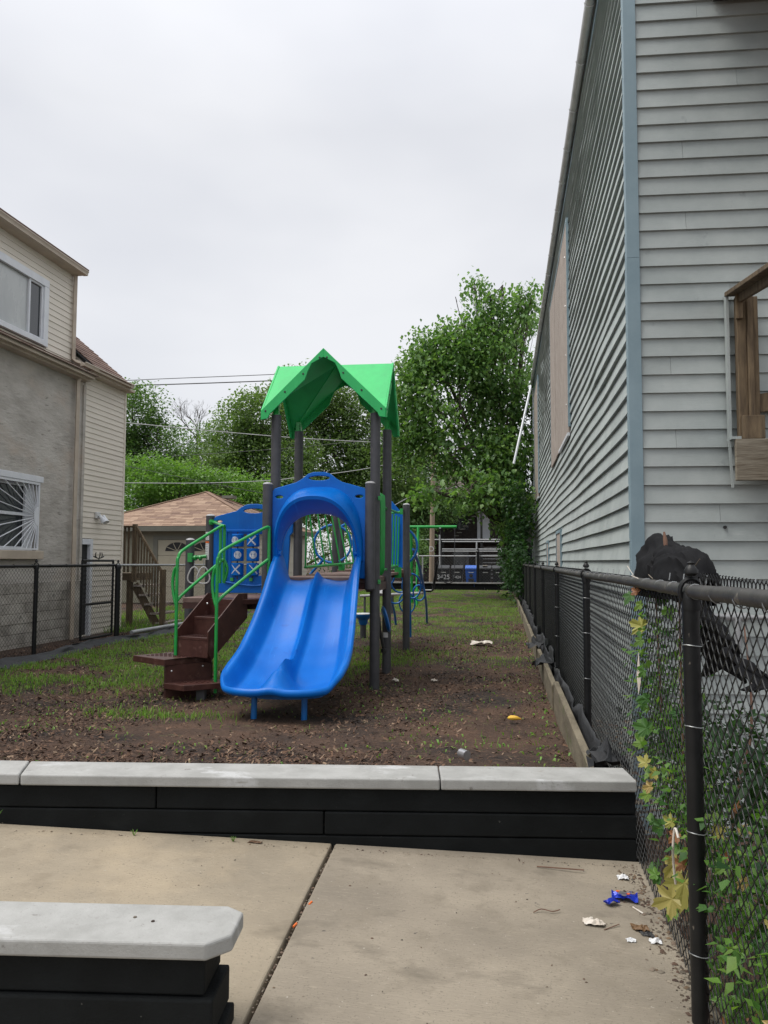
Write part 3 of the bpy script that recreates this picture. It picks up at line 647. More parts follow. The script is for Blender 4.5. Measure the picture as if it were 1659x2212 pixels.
MB().box((1.955,7.0,2.417),(2.035,7.15,2.44)).build('flashing', M['sidingR'], pc)
MB().box((2.20,7.10,2.62),(2.216,7.19,3.6)).build('flashing', M['sidingR'], pc)
pr_ = thing('shade_roof', (2.0,7.1,6.2), 'added roof just out of view, shading the upper right siding of the grey house', 'roof')  # unseen roof, added to darken the upper right siding
MB().box((1.93,4.2,6.50),(4.6,7.15,6.62)).build('soffit', M['dark'], pr_); MB().box((1.90,4.1,6.625),(4.7,7.16,6.75)).build('shade_roof_edge', M['gutterR'], pr_)  # dark underside and edge of the added shading roof
# broken downspout hanging
dsp = MB(); dsp.tube([(.86,24.9,7.0),(.84,24.5,6.8),(.30,23.9,4.36)], .035, 8); tag(dsp.build('loose_downspout', M['white'], smooth=True), 'white downspout broken loose, hanging slanted from the grey house gutter', 'downspout')

# ---- left house
lh = thing('beige_house', (-7.5,12.76,0), 'two storey house with grey render, beige siding and brown shingle roof on the left', 'house')
MB().box((-13,2,.98),(-7.5,9.86,4.55)).build('wall', M['stucco'], lh)
m = MB(); m.box((-13,9.86,.98),(-7.5,11.45,1.5)); m.box((-13,9.86,2.63),(-7.5,11.45,4.55)); m.box((-13,11.45,.98),(-7.5,12.76,4.55)); m.build('wall', M['stucco'], lh)
MB().box((-13,12.77,-.1),(-7.53,14.26,4.72)).build('wall', M['dark'], lh)
zc = -.12
for r_ in range(7):
    off = .2*(r_ % 2); y = 3.2+off; h_ = .157
    while y < 12.3:
        ye = min(y+.40, 12.36)
        MB().box((-7.7,y+.002,zc),(-7.484+random.uniform(-.004,.004),ye-.002,zc+h_-.004)).build('block', M['blockwall'], lh, bevel=.005)
        y = ye
    zc += h_+.0
MB().box((-7.6,12.37,-.1),(-7.475,12.75,.98)).build('pilaster', M['blockwall'], lh)
siding(lh, (-7.5,12.775), (0,1), (1,0), 1.46, -.1, .097, 50, .014, 'beige', 0, [(0,.36,0,1.73)])
MB().box((-7.52,14.235,-.1),(-7.475,14.285,4.72)).build('corner_trim', M['beige'], lh)
MB().box((-7.50,12.70,.98),(-7.47,12.775,4.5)).build('corner_trim', M['stucco'], lh)
dr = MB().box((-7.60,12.79,-.05),(-7.57,13.05,1.62)).build('door', M['beige'], lh, label='pale side door set back')
m = MB(); m.box((-7.53,13.05,-.05),(-7.462,13.14,1.73)); m.box((-7.53,12.78,1.63),(-7.462,13.05,1.73)); m.build('door_frame', M['white'], lh, bevel=.004)
# roof, gutters
def shingles(parent, A, B, C, D, rows, tabw, mat, parts, name='shingle', th=.012):
    A, B, C, D = map(Vector, (A,B,C,D)); nrm = (B-A).cross(D-A).normalized()
    if nrm.z < 0: nrm = -nrm
    stuff = MB(); cnt = 0
    for i in range(rows):
        t0, t1 = i/rows, (i+1)/rows; l0 = A.lerp(D,t0); r0 = B.lerp(C,t0); l1 = A.lerp(D,t1); r1 = B.lerp(C,t1)
        wdt = (r0-l0).length
        if wdt < .02: continue
        u = -random.uniform(0,tabw); d0 = (r0-l0).normalized(); up = (l1-l0)
        d1 = (r1-l1); w1 = d1.length
        l1s = (l1-l0).dot(d0); r1s = (r1-l0).dot(d0); perp = (l1-l0)-d0*l1s
        while u < wdt:
            wv = tabw*random.uniform(.7,1.35); a_, b_ = max(u,0), min(u+wv-.006,wdt); u += wv
            if b_-a_ < .02: continue
            a2, b2 = min(max(a_,l1s),r1s), min(max(b_,l1s),r1s)
            off = random.uniform(0,.006)
            P = [l0+d0*a_, l0+d0*b_, l0+d0*b2+perp*1.05, l0+d0*a2+perp*1.05]
            V = [P[0]+nrm*(th+off), P[1]+nrm*(th+off), P[2]+nrm*(.004), P[3]+nrm*.004, P[0]-nrm*.002, P[1]-nrm*.002]
            Fc = [(0,1,2,3),(4,5,1,0),(4,0,3),(5,2,1)]
            if parts and cnt < 300: MB().add(V,Fc).build(name, M[mat], parent); cnt += 1
            else: stuff.add(V,Fc)
    if stuff.v: stuff.build(name if not parts else 'shingle_field', M[mat], parent, kind='stuff')
rl = MB(); rl.add([(-7.22,2,4.63),(-7.22,12.7,4.63),(-7.85,12.7,4.98),(-7.85,2,4.98)],[(0,1,2,3)]); rl.build('roof', M['dark'], lh)
shingles(lh, (-7.21,12.72,4.64),(-7.21,7.5,4.64),(-7.8,7.5,4.95),(-7.8,12.72,4.95), 5, .28, 'shingleL', True)
rl = MB(); rl.add([(-7.24,12.72,4.77),(-7.24,13.98,4.77),(-9.9,13.98,7.02),(-9.9,12.81,7.02)],[(0,1,2,3)]); rl.build('roof', M['dark'], lh)
shingles(lh, (-7.23,13.99,4.78),(-7.23,12.80,4.78),(-9.9,12.80,7.04),(-9.9,13.99,7.04), 26, .28, 'shingleL', False)
gutter(lh, -7.28, 4.67, 2, 12.68, .055, 'beigetrim', 20, 1, halfround=False)
gutter(lh, -7.27, 4.82, 12.3, 14.12, .05, 'beigetrim', 20, 1, halfround=False)
MB().box((-7.53,2,4.55),(-7.33,12.7,4.60)).build('soffit', M['beigetrim'], lh)
MB().box((-7.53,12.72,4.70),(-7.31,14.3,4.745)).build('soffit', M['beigetrim'], lh)
m = MB(); m.prism([(-7.34,4.75),(-9.9,6.96),(-9.9,4.75)], -13.96, -12.82, XZ); m.build('gable_wall', M['beige'], lh)
# dormer
MB().box((-12,2,4.7),(-7.815,12.79,6.53)).build('dormer_wall', M['dark'], lh)
siding(lh, (-7.76,4.0), (0,1), (1,0), 8.78, 4.86, .105, 16, .014, 'beige', 0, [(5.95,7.92,5.0,6.13)])
MB().box((-12,2,6.535),(-7.58,12.74,6.565)).build('soffit', M['beigetrim'], lh)
gutter(lh, -7.53, 6.62, 2, 12.77, .055, 'beigetrim', 20, 1, halfround=False)
MB().box((-12,2,6.625),(-7.48,12.77,6.65)).build('dormer_roof', M['shingleL'], lh)
MB().box((-7.76,4,4.825),(-7.735,12.79,4.86)).build('flashing', M['white'], lh)
def dspout(pts, wd=.065, name='downspout'):
    m = MB()
    m.tube(pts, wd/2*1.25, 4); o = m.build(name, M['beigetrim'], lh); return o
dspout([(-7.70,12.70,6.53),(-7.70,12.70,4.98),(-7.62,12.70,4.92),(-7.40,12.74,4.84),(-7.34,12.74,4.80),(-7.33,12.72,4.68)])
dspout([(-7.36,12.42,4.60),(-7.42,12.42,4.50),(-7.42,12.42,1.9)]); dspout([(-7.415,12.42,1.9),(-7.415,12.42,-.02)], .072)
# upper window
w_ = bpy.data.objects.new('window', None); col.objects.link(w_); w_.parent = lh; w_.matrix_parent_inverse = wmat(lh).inverted(); w_.location = (-7.74,9.95,5.0)
y0,y1,z0,z1 = 9.95,11.92,4.98,6.14
m = MB(); m.box((-7.76,y0,z1-.13),(-7.705,y1,z1)); m.box((-7.76,y1-.13,z0),(-7.705,y1,z1-.132)); m.box((-7.76,y0,z0),(-7.69,y1-.132,z0+.09)); m.box((-7.76,y0,z0+.09),(-7.705,y0+.13,z1-.132)); m.build('window_frame', M['white'], w_, bevel=.004)
m = MB(); m.box((-7.77,11.40,z0+.09),(-7.735,11.44,z1-.13)); m.box((-7.77,11.75,z0+.09),(-7.735,11.788,z1-.13)); m.box((-7.77,11.44,z0+.09),(-7.735,11.75,z0+.12)); m.box((-7.77,11.44,z1-.16),(-7.735,11.75,z1-.13)); m.build('sash', M['white'], w_)
MB().box((-7.80,10.08,z0+.09),(-7.765,11.40,z1-.13)).build('pane', M['curtain'], w_, label='pane with pale blind')
MB().box((-7.80,11.44,z0+.12),(-7.765,11.75,z1-.16)).build('pane', M['glass'], w_)
# lower window
w_ = bpy.data.objects.new('window', None); col.objects.link(w_); w_.parent = lh; w_.matrix_parent_inverse = wmat(lh).inverted(); w_.location = (-7.55,9.9,1.5)
m = MB(); m.box((-7.60,9.87,1.50),(-7.56,9.95,2.62)); m.box((-7.60,11.22,1.50),(-7.56,11.44,2.62)); m.box((-7.60,9.95,2.52),(-7.56,11.22,2.62)); m.box((-7.60,9.95,1.5),(-7.56,11.22,1.56)); m.box((-7.59,9.95,2.06),(-7.565,11.22,2.10)); m.build('window_frame', M['white'], w_)
MB().box((-7.66,9.95,1.56),(-7.61,11.22,2.52)).build('pane', M['glass'], w_)
MB().box((-7.58,9.7,1.36),(-7.40,11.52,1.495)).build('sill', M['beigetrim'], lh, bevel=.006)
ib = thing('window_grille', (-7.46,11.38,2.06), 'white iron sunburst security grille over the lower window', 'window grille')
m = MB(); m.box((-7.47,11.395,1.51),(-7.44,11.425,2.60)); m.box((-7.47,9.8,1.51),(-7.44,11.395,1.535)); m.box((-7.47,9.8,2.56),(-7.44,11.395,2.60)); m.build('grille_frame', M['white'], ib)
m = MB(); m.box((-7.49,9.7,2.602),(-7.43,11.50,2.70)); m.build('header', M['white'], ib, bevel=.004)
hub = MB(); hub.prism([(11.395,2.20)]+[(11.395-.10*math.sin(a_), 2.05+.15*math.cos(a_)) for a_ in np.linspace(.1,math.pi-.1,12)]+[(11.395,1.90)], -7.452, -7.445, Matrix(((0,0,1,0),(1,0,0,0),(0,1,0,0),(0,0,0,1)))); hub.build('sun_disc', M['white'], ib)
c0 = (11.395, 2.05)
for k in range(17):
    a_ = R(97+k*10.4); dy, dz = math.cos(a_), math.sin(a_); T = 9
    if dy < -1e-3: T = min(T, (9.8-c0[0])/dy)
    if dz > 1e-3: T = min(T, (2.56-c0[1])/dz)
    if dz < -1e-3: T = min(T, (1.535-c0[1])/dz)
    m = MB(); m.tube([(-7.455,c0[0]+dy*.1,c0[1]+dz*.14),(-7.455,c0[0]+dy*T,c0[1]+dz*T)], .0085, 5); m.build('bar', M['white'], ib)
fl = thing('floodlight', (-7.46,13.28,2.15), 'twin floodlight with bulbs on the beige siding', 'light')
m = MB(); m.box((-7.49,13.2,2.12),(-7.44,13.34,2.24)); m.build('base', M['gutterR'], fl, bevel=.01)
for dy, q in ((-.02,-.12),(.13,.06)):
    m = MB(); m.lathe([(.028,0),(.032,.05),(.055,.13),(.06,.15),(.0,.155)], M=Matrix.Translation((-7.42,13.27+dy,2.18)) @ Matrix.Rotation(R(150),4,'Y') @ Matrix.Rotation(q*3,4,'X'), n=12); m.build('lamp', M['white'], fl, smooth=True)

# ---- garage
ga = thing('garage', (-7.5,22.8,0), 'tan garage with hipped light brown shingle roof behind the left yard', 'garage')
gx0, gx1, gy0, gy1, ez = -13.4, -7.55, 23.0, 29.0, 2.42
MB().box((gx0,gy0,0),(gx1-.02,gy1,ez-.1)).build('wall', M['garagewall'], ga)
siding(ga, (gx1-.02,gy0), (0,1), (1,0), gy1-gy0, .05, .15, 15, .016, 'beige', 0)
o_ = .28; ap = ((gx0+gx1)/2, (gy0+gy1)/2, 3.78)
c_ = [(gx0-o_,gy0-o_,ez),(gx1+o_,gy0-o_,ez),(gx1+o_,gy1+o_,ez),(gx0-o_,gy1+o_,ez)]
m = MB(); m.add(c_+[ap],[(0,1,4),(1,2,4),(2,3,4),(3,0,4)]); rf_ = m.build('roof', M['dark'], ga)
shingles(ga, c_[0], c_[1], ap, ap, 24, .30, 'shingleG', True)
shingles(ga, c_[1], c_[2], ap, ap, 24, .30, 'shingleG', False)
for q in (0,1,2):
    m = MB(); m.beam(Vector(c_[q])+Vector((0,0,.015)), Vector(ap)+Vector((0,0,.02)), .16, .02); m.build('ridge_cap', M['shingleG'], ga)
m = MB(); m.box((-9.75,25.6,3.52),(-9.35,26.0,3.62)); m.build('roof_vent', M['garagetrim'], ga)
m = MB(); m.box((gx0-o_,gy0-o_-.02,ez-.16),(gx1+o_,gy0-o_,ez-.005)); m.box((gx1+o_,gy0-o_-.02,ez-.16),(gx1+o_+.02,gy1+o_,ez-.005)); m.build('fascia', M['garagetrim'], ga)
MB().box((gx0-o_,gy0-o_,ez-.14),(gx1+o_-.005,gy0,ez-.12)).build('soffit', M['garagetrim'], ga)
m = MB(); m.box((-11.0,gy0-.03,0),(-10.85,gy0,2.12)); m.box((-8.6,gy0-.03,0),(-8.45,gy0,2.12)); m.box((-10.85,gy0-.03,2.0),(-8.6,gy0,2.12)); m.build('door_frame', M['garagetrim'], ga)
gd = bpy.data.objects.new('garage_door', None); col.objects.link(gd); gd.parent = ga; gd.matrix_parent_inverse = wmat(ga).inverted(); gd.location = (-9.7,gy0,0)
for k in range(4):
    z = .02+k*.495; MB().box((-10.85,gy0-.012,z),(-8.6,gy0,z+.485)).build('door_panel', M['garagedoor'], gd, bevel=.01)
for cx in (-10.2,-9.3):
    m = MB(); m.prism([(cx-.40,1.64)]+[(cx-.40*math.cos(a_),1.64+.28*math.sin(a_)) for a_ in np.linspace(.05,math.pi-.05,12)]+[(cx+.40,1.64)], -(gy0-.018), -(gy0-.013), XZ); m.build('fan_window', M['dark'], gd)
    for a_ in np.linspace(.5,math.pi-.5,4): 
        m = MB(); m.beam((cx,gy0-.022,1.64),(cx-.39*math.cos(a_),gy0-.022,1.64+.27*math.sin(a_)),.01,.02); m.build('muntin', M['garagedoor'], gd)

# ---- wooden back stair
ws = thing('wooden_stair', (-7.65,15.2,0), 'weathered wooden porch stair with slatted railing behind the left house', 'stairs')
MB().box((-8.9,15.0,.93),(-7.60,15.9,1.08)).build('landing', M['deckwood'], ws)
MB().box((-7.76,15.02,-.1),(-7.66,15.12,.93)).build('post', M['deckwood'], ws)
MB().box((-7.64,14.98,.9),(-7.56,15.06,2.10)).build('post', M['deckwood'], ws)
MB().box((-8.9,14.97,2.03),(-7.6,15.06,2.07)).build('top_rail', M['deckwood'], ws)
for x in np.arange(-8.85,-7.66,.085): MB().box((x,14.99,1.10),(x+.032,15.02,2.03)).build('baluster', M['deckwood'], ws)
m = MB(); m.beam((-7.58,15.01,2.06),(-6.98,15.01,1.10),.05,.05); m.build('handrail', M['deckwood'], ws)
for k in range(9):
    x = -7.52+k*.062; zt = 2.06-(x+7.58)*1.6; MB().box((x,15.0,zt-.98),(x+.028,15.025,zt-.02)).build('baluster', M['deckwood'], ws)
MB().box((-7.0,14.97,-.1),(-6.91,15.06,1.16)).build('post', M['deckwood'], ws)
m = MB(); m.beam((-7.60,15.06,.85),(-7.02,15.06,-.10),.04,.16); m.build('stringer', M['deckwood'], ws)
for k in range(5): MB().box((-7.60+k*.125,15.0,.80-k*.19),(-7.36+k*.125,15.8,.84-k*.19)).build('tread', M['oldwood'], ws)
gr = MB().box((-7.45,14.4,-.12),(-5.9,15.0,-.0)); gr.build('kerb_slab', M['concrete'], ws) if False else None

# ---- far building across the alley
fb = thing('rear_flats', (-3,55,0), 'dark brick building with black wooden back stairs across the alley', 'building')
MB().box((-8.5,55,0),(5.5,62,6.2)).build('wall', M['brick'], fb)
for z in (2.6,5.2): MB().box((-7.0,52.2,z),(2.2,55,z+.22)).build('porch_floor', M['dark'], fb)
for x in (-7,-4.2,-1.6,2.1): MB().box((x,52.2,0),(x+.15,52.35,6.2)).build('post', M['dark'], fb)
MB().box((-1.9,54.9,2.85),(-1.0,54.98,4.9)).build('door', M['white'], fb, label='pale rear door on the upper landing')
for k in range(10): MB().box((-3.6+k*.2,52.6,2.85+k*.22),(-3.3+k*.2,53.4,2.9+k*.22)).build('tread', M['garagetrim'], fb)
for k in range(9): MB().box((-1.5+.0*k,53.0,.2+k*.26),(.2,53.3,.25+k*.26)).build('tread', M['galv'], fb)
for x in (-6.2,-3.6,.8): 
    MB().box((x,54.9,.9),(x+1.1,54.97,2.2)).build('window', M['glass'], fb); MB().box((x,54.9,3.6),(x+1.1,54.97,4.9)).build('window', M['glass'], fb)
th_ = thing('gabled_house', (-6,68,0), 'grey roofed house glimpsed through the tree across the alley', 'house')
m = MB(); m.box((-7.5,68,0),(-1.5,76,7.2)); m.build('wall', M['gutterR'], th_)
m = MB(); m.prism([(-8,7.2),(-1,7.2),(-4.5,10.0)], -76.2, -67.6, XZ); m.build('roof', M['oldwood'], th_)
MB().box((-5.3,67.9,7.4),(-3.9,67.98,8.6)).build('window', M['glass'], th_)

# ================================================================ PLAY STRUCTURE (local frame: a right, b away)
ps = thing('play_structure', (-1.37,8.13,0), 'blue, green and grey playground tower with green gabled roof and stairs', 'playground', rz=R(1.8))
def PB(m, name, mat, parent=None, **k): return m.build(name, M[mat], parent or ps, world=False, **k)
def post(a, b, z0, z1, r=.054, capc='cap', label=None):
    m = MB(); m.tube([(a,b,z0),(a,b,z1)], r, 20); po = PB(m, 'post', 'post', smooth=True, label=label)
    if capc:
        c = MB(); c.lathe([(r*1.03,0),(r*1.03,.006),(r*.8,.018),(r*.4,.026),(0,.028)], (a,b,z1-.002), 20); PB(c, 'post_cap', capc, po, smooth=True)
    return po
for a_, b_ in ((0,0),(-1.1,0),(-1.1,1.07),(0,1.07)): post(a_, b_, -.1, 2.945, capc=None)
P1 = post(-1.15,-.13,1.0,2.17); P2 = post(-.035,-.13,1.06,2.17)
for q, a_ in ((P1,-1.15),(P2,-.035)):
    m = MB(); m.lathe([(.0,0),(.03,.004),(.052,.02),(.055,.03)], (a_,-.13,1.03), 16); PB(m, 'end_cap', 'post', q, smooth=True)
post(0,3.54,-.1,2.21); post(-1.1,3.54,-.1,2.21); post(-.10,4.6,-.1,2.21); post(-1.2,4.6,-.1,2.21)
P8 = post(-2.2,1.02,-.1,1.90); P9 = post(-2.44,.98,-.1,1.60)
post(-2.2+.12,0+.05,-.1,.86,.045) if False else None
# decks
def deck(x0,x1,y0,y1,z,name='deck'):
    m = MB(); m.box((x0,y0,z-.055),(x1,y1,z)); o = PB(m, name, 'deckplate', bevel=.004)
    m = MB(); m.box((x0-.002,y0-.004,z-.12),(x1+.002,y0-.001,z-.057)); m.box((x1+.001,y0,z-.12),(x1+.005,y1,z-.057)); m.box((x0-.004,y0,z-.12),(x0-.001,y1,z-.057)); PB(m, 'deck_edge', 'brown', o); return o
deck(-1.08,-.02,-.06,1.07,1.17); deck(-2.14,-1.10,.02,1.07,.94); deck(-1.08,-.02,3.50,4.62,1.22)
for i in range(18): PB(MB().box((-1.0,1.09+i*.134,1.15+.0*i),(-.1,1.09+i*.134+.12,1.185)), 'bridge_plank', 'deckplate', bevel=.003)
PB(MB().box((-.09,-.02,1.02),(.0,1.05,1.11)), 'side_beam', 'brown')
for z in (1.13,2.02):
    for b_ in (-.02,):
        m = MB(); m.box((.04,-.06,z-.022),(.066,-.02,z+.022)); m.lathe([(.008,0),(.008,.008),(0,.01)], M=Matrix.Translation((.054,-.06,z)) @ Matrix.Rotation(R(90),4,'X'), n=8); PB(m, 'clamp', 'green')
# --- roof
cxr, cyr, sR, zp, ze = -.55, .535, .665, 3.63, 2.99
roof = bpy.data.objects.new('roof', None); col.objects.link(roof); roof.parent = ps; roof.location = (cxr,cyr,ze)
def RB(m, name, mat, **k): return m.build(name, M[mat], roof, world=False, **k)
zz = zp-ze
for q in range(4):
    Rz = Matrix.Rotation(q*math.pi/2, 4, 'Z')
    for sx in (-1,1):
        m = MB(); F_, O_, C_ = (0,-sR,zz), (0,0,zz), (sx*sR,-sR,0)
        nrm = (Vector(F_)-Vector(O_)).cross(Vector(C_)-Vector(O_)).normalized(); nrm *= (1 if nrm.z > 0 else -1)
        tp = [Vector(F_),Vector(O_),Vector(C_)]; bt = [v-nrm*.016 for v in tp]
        m.add([tuple(v) for v in tp+bt], [(0,1,2),(5,4,3),(0,3,4,1),(1,4,5,2),(2,5,3,0)], Rz); RB(m, 'roof_panel', 'roofgreen')
        # rake board
        sl = zz/sR
        poly = [(0,zz+.012),(sR+.012,-.01),(sR+.012,-.115),(sR-.055,-.105),(sR-.075,-.060),(.20,zz-.20*sl-.135),(.17,zz-.24),(.13,zz-.155),(0,zz-.085)]
        poly = [(sx*x,z) for x, z in poly]; poly = poly if sx < 0 else poly[::-1]
        m = MB(); m.prism(poly, sR+.001, sR+.022, Rz @ XZ); rb = RB(m, 'rake_board', 'roofgreen', bevel=.003)
        for t in (.03,.30,.60,.92):
            x = .02+t*sR; m = MB(); m.lathe([(.011,0),(.011,.004),(.004,.005)], M=Rz @ Matrix.Translation((sx*x, -sR-.022, zz-x*sl-.055)) @ Matrix.Rotation(R(90),4,'X'), n=8); m.build('bolt', M['ink'], rb, world=False)
    # seams on the panels
for a_, b_ in ((0,0),(-1.1,0),(-1.1,1.07),(0,1.07)):
    m = MB(); m.box((a_-.03,b_-.03,2.94),(a_+.03,b_+.03,3.06)); m.box((a_-.012,b_-.045,2.95),(a_+.012,b_+.045,3.03)); m.lathe([(.052,0),(.052,.01),(.03,.014)], (a_,b_,2.943), 12); PB(m, 'roof_bracket', 'green')
# --- slide
a0 = -.59
zk = [(-.05,1.172),(-.2,1.14),(-.38,1.0),(-.6,.79),(-.85,.575),(-1.15,.385),(-1.4,.285),(-1.65,.245),(-1.97,.238)]
hk = [(-.05,.26),(-.2,.27),(-.38,.23),(-.6,.19),(-.85,.17),(-1.15,.15),(-1.35,.16),(-1.5,.155),(-1.7,.12),(-1.97,.055)]
rk = [(-.05,.02),(-.15,.10),(-.38,.105),(-.85,.09),(-1.15,.085),(-1.35,.10),(-1.5,.16),(-1.62,.20),(-1.75,.185),(-1.86,.12),(-1.97,.06)]
wk = [(-.05,.026),(-.85,.032),(-1.35,.04),(-1.55,.065),(-1.75,.11),(-1.97,.15)]
ip = lambda t, k: float(np.interp(-t, [-q[0] for q in k], [q[1] for q in k]))
def sm(x): x = min(1, max(0, x)); return x*x*(3-2*x)
NU, NV = 72, 60
grid = []
for j in range(NV+1):
    v = j/NV; row = []
    for i in range(NU+1):
        uu = -1+2*i/NU; u = math.sin(uu*math.pi/2)*.35+uu*.65
        bf = -1.42-.55*(1-abs(u)**3.2)**(1/2.4)
        b = -.05+(bf+.05)*v
        W = .445+.075*sm((-b-.1)/1.3)
        zb = sum(ip(b+d, zk) for d in (-.07,-.035,0,.035,.07))/5
        hh = sum(ip(b+d, hk) for d in (-.08,0,.08))/3; hr = sum(ip(b+d, rk) for d in (-.04,0,.04))/3; wr = ip(b, wk)
        x = u*W; dside = (1-abs(u))*W; dfr = (b-bf)
        side = hh*sm(1-(dside-.02)/.115)
        nar = hr*math.exp(-(x/.034)**2)*(1-sm((-b-1.35)/.35))
        brd = float(np.interp(-b, [1.2,1.42,1.60,1.74,1.86,1.97], [0,.08,.175,.18,.14,.06]))*math.exp(-(x/(.035+.10*sm((-b-1.3)/.5)))**2)
        ridge = nar+brd
        trough = .028*(math.cos((abs(x)-.22)/.22*math.pi/2)**2 if abs(x) < .44 else 0)*-1
        fr = .055*sm(1-dfr/.10) if v > .5 else 0
        lift = (side**3+fr**3+ridge**3)**(1/3)
        row.append(Vector((a0+x, b, zb+lift+trough*(1-sm(1-dfr/.12)))))
    grid.append(row)
m = MB(); V = [p for r in grid for p in r]; w_n = NU+1
Fs = [(j*w_n+i, j*w_n+i+1, (j+1)*w_n+i+1, (j+1)*w_n+i) for j in range(NV) for i in range(NU)]
ring = [j*w_n for j in range(NV+1)] + [NV*w_n+i for i in range(1, NU)] + [j*w_n+NU for j in range(NV, -1, -1)]
rp = [V[i] for i in ring]; n = len(rp); base = [i for i in ring]
levels = [(.010,.006),(.022,-.002),(.030,-.016),(.030,-.034),(.020,-.050),(.004,-.060),(-.04,-.062)]
for li, (off, dz) in enumerate(levels):
    nb = len(V); cur = []
    for i in range(n):
        p = rp[i]; t = rp[min(i+1,n-1)]-rp[max(i-1,0)]; nn = Vector((t.y,-t.x,0))
        if nn.length < 1e-6: nn = Vector((0,-1,0))
        nn.normalize()
        if nn.dot(Vector((p.x-a0, min(p.y+1.0,0)*1.0, 0))) < 0 and p.y < -.2: nn = -nn
        elif p.y >= -.2: nn = Vector((1 if p.x > a0 else -1,0,0))
        V.append(p+nn*off+Vector((0,0,dz))); cur.append(nb+i)
    for i in range(n-1): Fs.append((base[i], base[i+1], cur[i+1], cur[i]))
    base = cur
m.add(V, Fs); sl = PB(m, 'double_slide', 'blue', smooth=True)
for p, q in (((-.79,-1.76,-.1),(-.79,-1.74,.20)),((-.36,-1.74,-.1),(-.36,-1.72,.20))):
    m = MB(); m.tube([p,q], .026, 12); PB(m, 'slide_leg', 'bluetube', sl, smooth=True)
m = MB(); m.prism([(a0+.36*math.cos(t), -1.58+.20*math.sin(t)) for t in np.linspace(0,2*math.pi,24)[:-1]], .185, .222); PB(m, 'slide_base', 'bluetube', sl)
for x in (-.85,-.33):     # rough moulded wear marks on the exit
    for k in range(5):
        m = MB(); q = x+random.uniform(-.12,.12); y = -1.72+random.uniform(-.06,.06); z = .19+.008
        # thin scratches follow the surface closely
# --- hood panel
def opanel(outl, holes, b, th, name, mat, parent=None, bev=.006, **k):
    vs, fs = curve_mesh([outl]+holes, th/2-bev, bev); m = MB(); m.add(vs, fs, Matrix.Translation((0,b,0)) @ XZ); return PB(m, name, mat, parent, smooth=True, **k)
def arch(w, zbase, h, n=25, e=.85, cx=a0):
    o = []
    for t in np.linspace(math.pi, 0, n):
        c, s = math.cos(t), math.sin(t); o.append((cx+w*math.copysign(abs(c)**e, c), zbase+h*abs(s)**e))
    return o
outl = [(-1.095,1.17),(-1.097,2.09),(-1.075,2.12),(-.84,2.185),(-.77,2.225),(-.71,2.275),(-.65,2.295),(-.53,2.295),(-.47,2.275),(-.41,2.225),(-.34,2.185),(-.105,2.12),(-.083,2.09),(-.085,1.17),(-.155,1.17)]+arch(.41,1.40,.46)[::-1]+[(-1.025,1.17)]
hood = opanel(outl, [ell(a0,2.235,.125,.032)[::-1], ell(-1.025,2.035,.05,.024)[::-1], ell(-.155,2.035,.05,.024)[::-1]], -.10, .05, 'hood_panel', 'blue')
n = 41; rows = []
for (w_a, z0_, h_, pf, e) in ((.41,1.40,.455,0,.85),(.412,1.39,.50,.5,.85),(.43,1.38,.60,1,.85),(.455,1.37,.645,1.02,.85),(.475,1.36,.70,.85,.82),(.482,1.34,.80,.0,.72)):
    A = arch(w_a, z0_, h_, n, e); r = []
    for i, (x, z) in enumerate(A):
        s_ = math.sin(math.pi*i/(n-1)); prot = (.06+.27*s_**1.0)*pf; r.append((x, -.125-prot, z))
    rows.append(r)
m = MB(); V = [p for r in rows for p in r]; m.add(V, [(j*n+i, j*n+i+1, (j+1)*n+i+1, (j+1)*n+i) for j in range(len(rows)-1) for i in range(n-1)]); ho = PB(m, 'hood', 'blue', hood, smooth=True)
for x in (-1.025,-.155):
    m = MB(); m.tube([(x-.04,-.16,1.43),(x+.04,-.16,1.43)], .03, 10); PB(m, 'moulded_knob', 'blue', hood, smooth=True)
for x in (-1.05,-.13):
    m = MB(); m.box((x-.02,-.085,2.015),(x+.02,-.055,2.055)); m.lathe([(.008,0),(.008,.008),(0,.01)], M=Matrix.Translation((x,-.086,2.035)) @ Matrix.Rotation(R(90),4,'X'), n=8); PB(m, 'clamp', 'green', hood)
# --- game panel
go = [(-2.14,.96),(-2.145,1.86),(-2.12,1.89),(-1.86,1.955),(-1.80,2.0),(-1.74,2.03),(-1.68,2.04),(-1.60,2.04),(-1.54,2.03),(-1.48,2.0),(-1.42,1.955),(-1.17,1.89),(-1.15,1.86),(-1.155,1.70),(-1.19,1.66),(-1.20,1.4),(-1.22,.96)]
gp_ = opanel(go, [ell(-1.64,1.96,.14,.035)[::-1], ell(-2.08,1.83,.045,.024)[::-1], [(-1.93,1.16),(-1.35,1.16),(-1.35,1.68),(-1.93,1.68)]], 1.02, .045, 'game_panel', 'blue')
for x0, x1, z0, z1 in ((-1.99,-1.29,1.70,1.73),(-2.0,-1.97,1.08,1.73),(-1.31,-1.28,1.08,1.73)): PB(MB().box((x0,.975,z0),(x1,.99,z1)), 'moulded_rib', 'blue', gp_, bevel=.006, seg=2)
m = MB(); m.tube(smooth_path([(-2.0,.985,1.09),(-1.8,.98,1.06),(-1.64,.98,1.045),(-1.45,.98,1.06),(-1.3,.985,1.09)],4), .012, 6); PB(m, 'moulded_rib', 'blue', gp_, smooth=True)
def cylpatch(cx, cz, rc, poly, lift=.0025):
    m = MB(); V = [(cx+(rc+lift)*math.sin(s/rc), 1.0-(rc+lift)*math.cos(s/rc), cz+h) for s, h in poly]; m.add(V, [tuple(range(len(V)))]); return m
kinds = [['ball','x','x'],['ball2','ball2','x'],['x','x2','ball']]
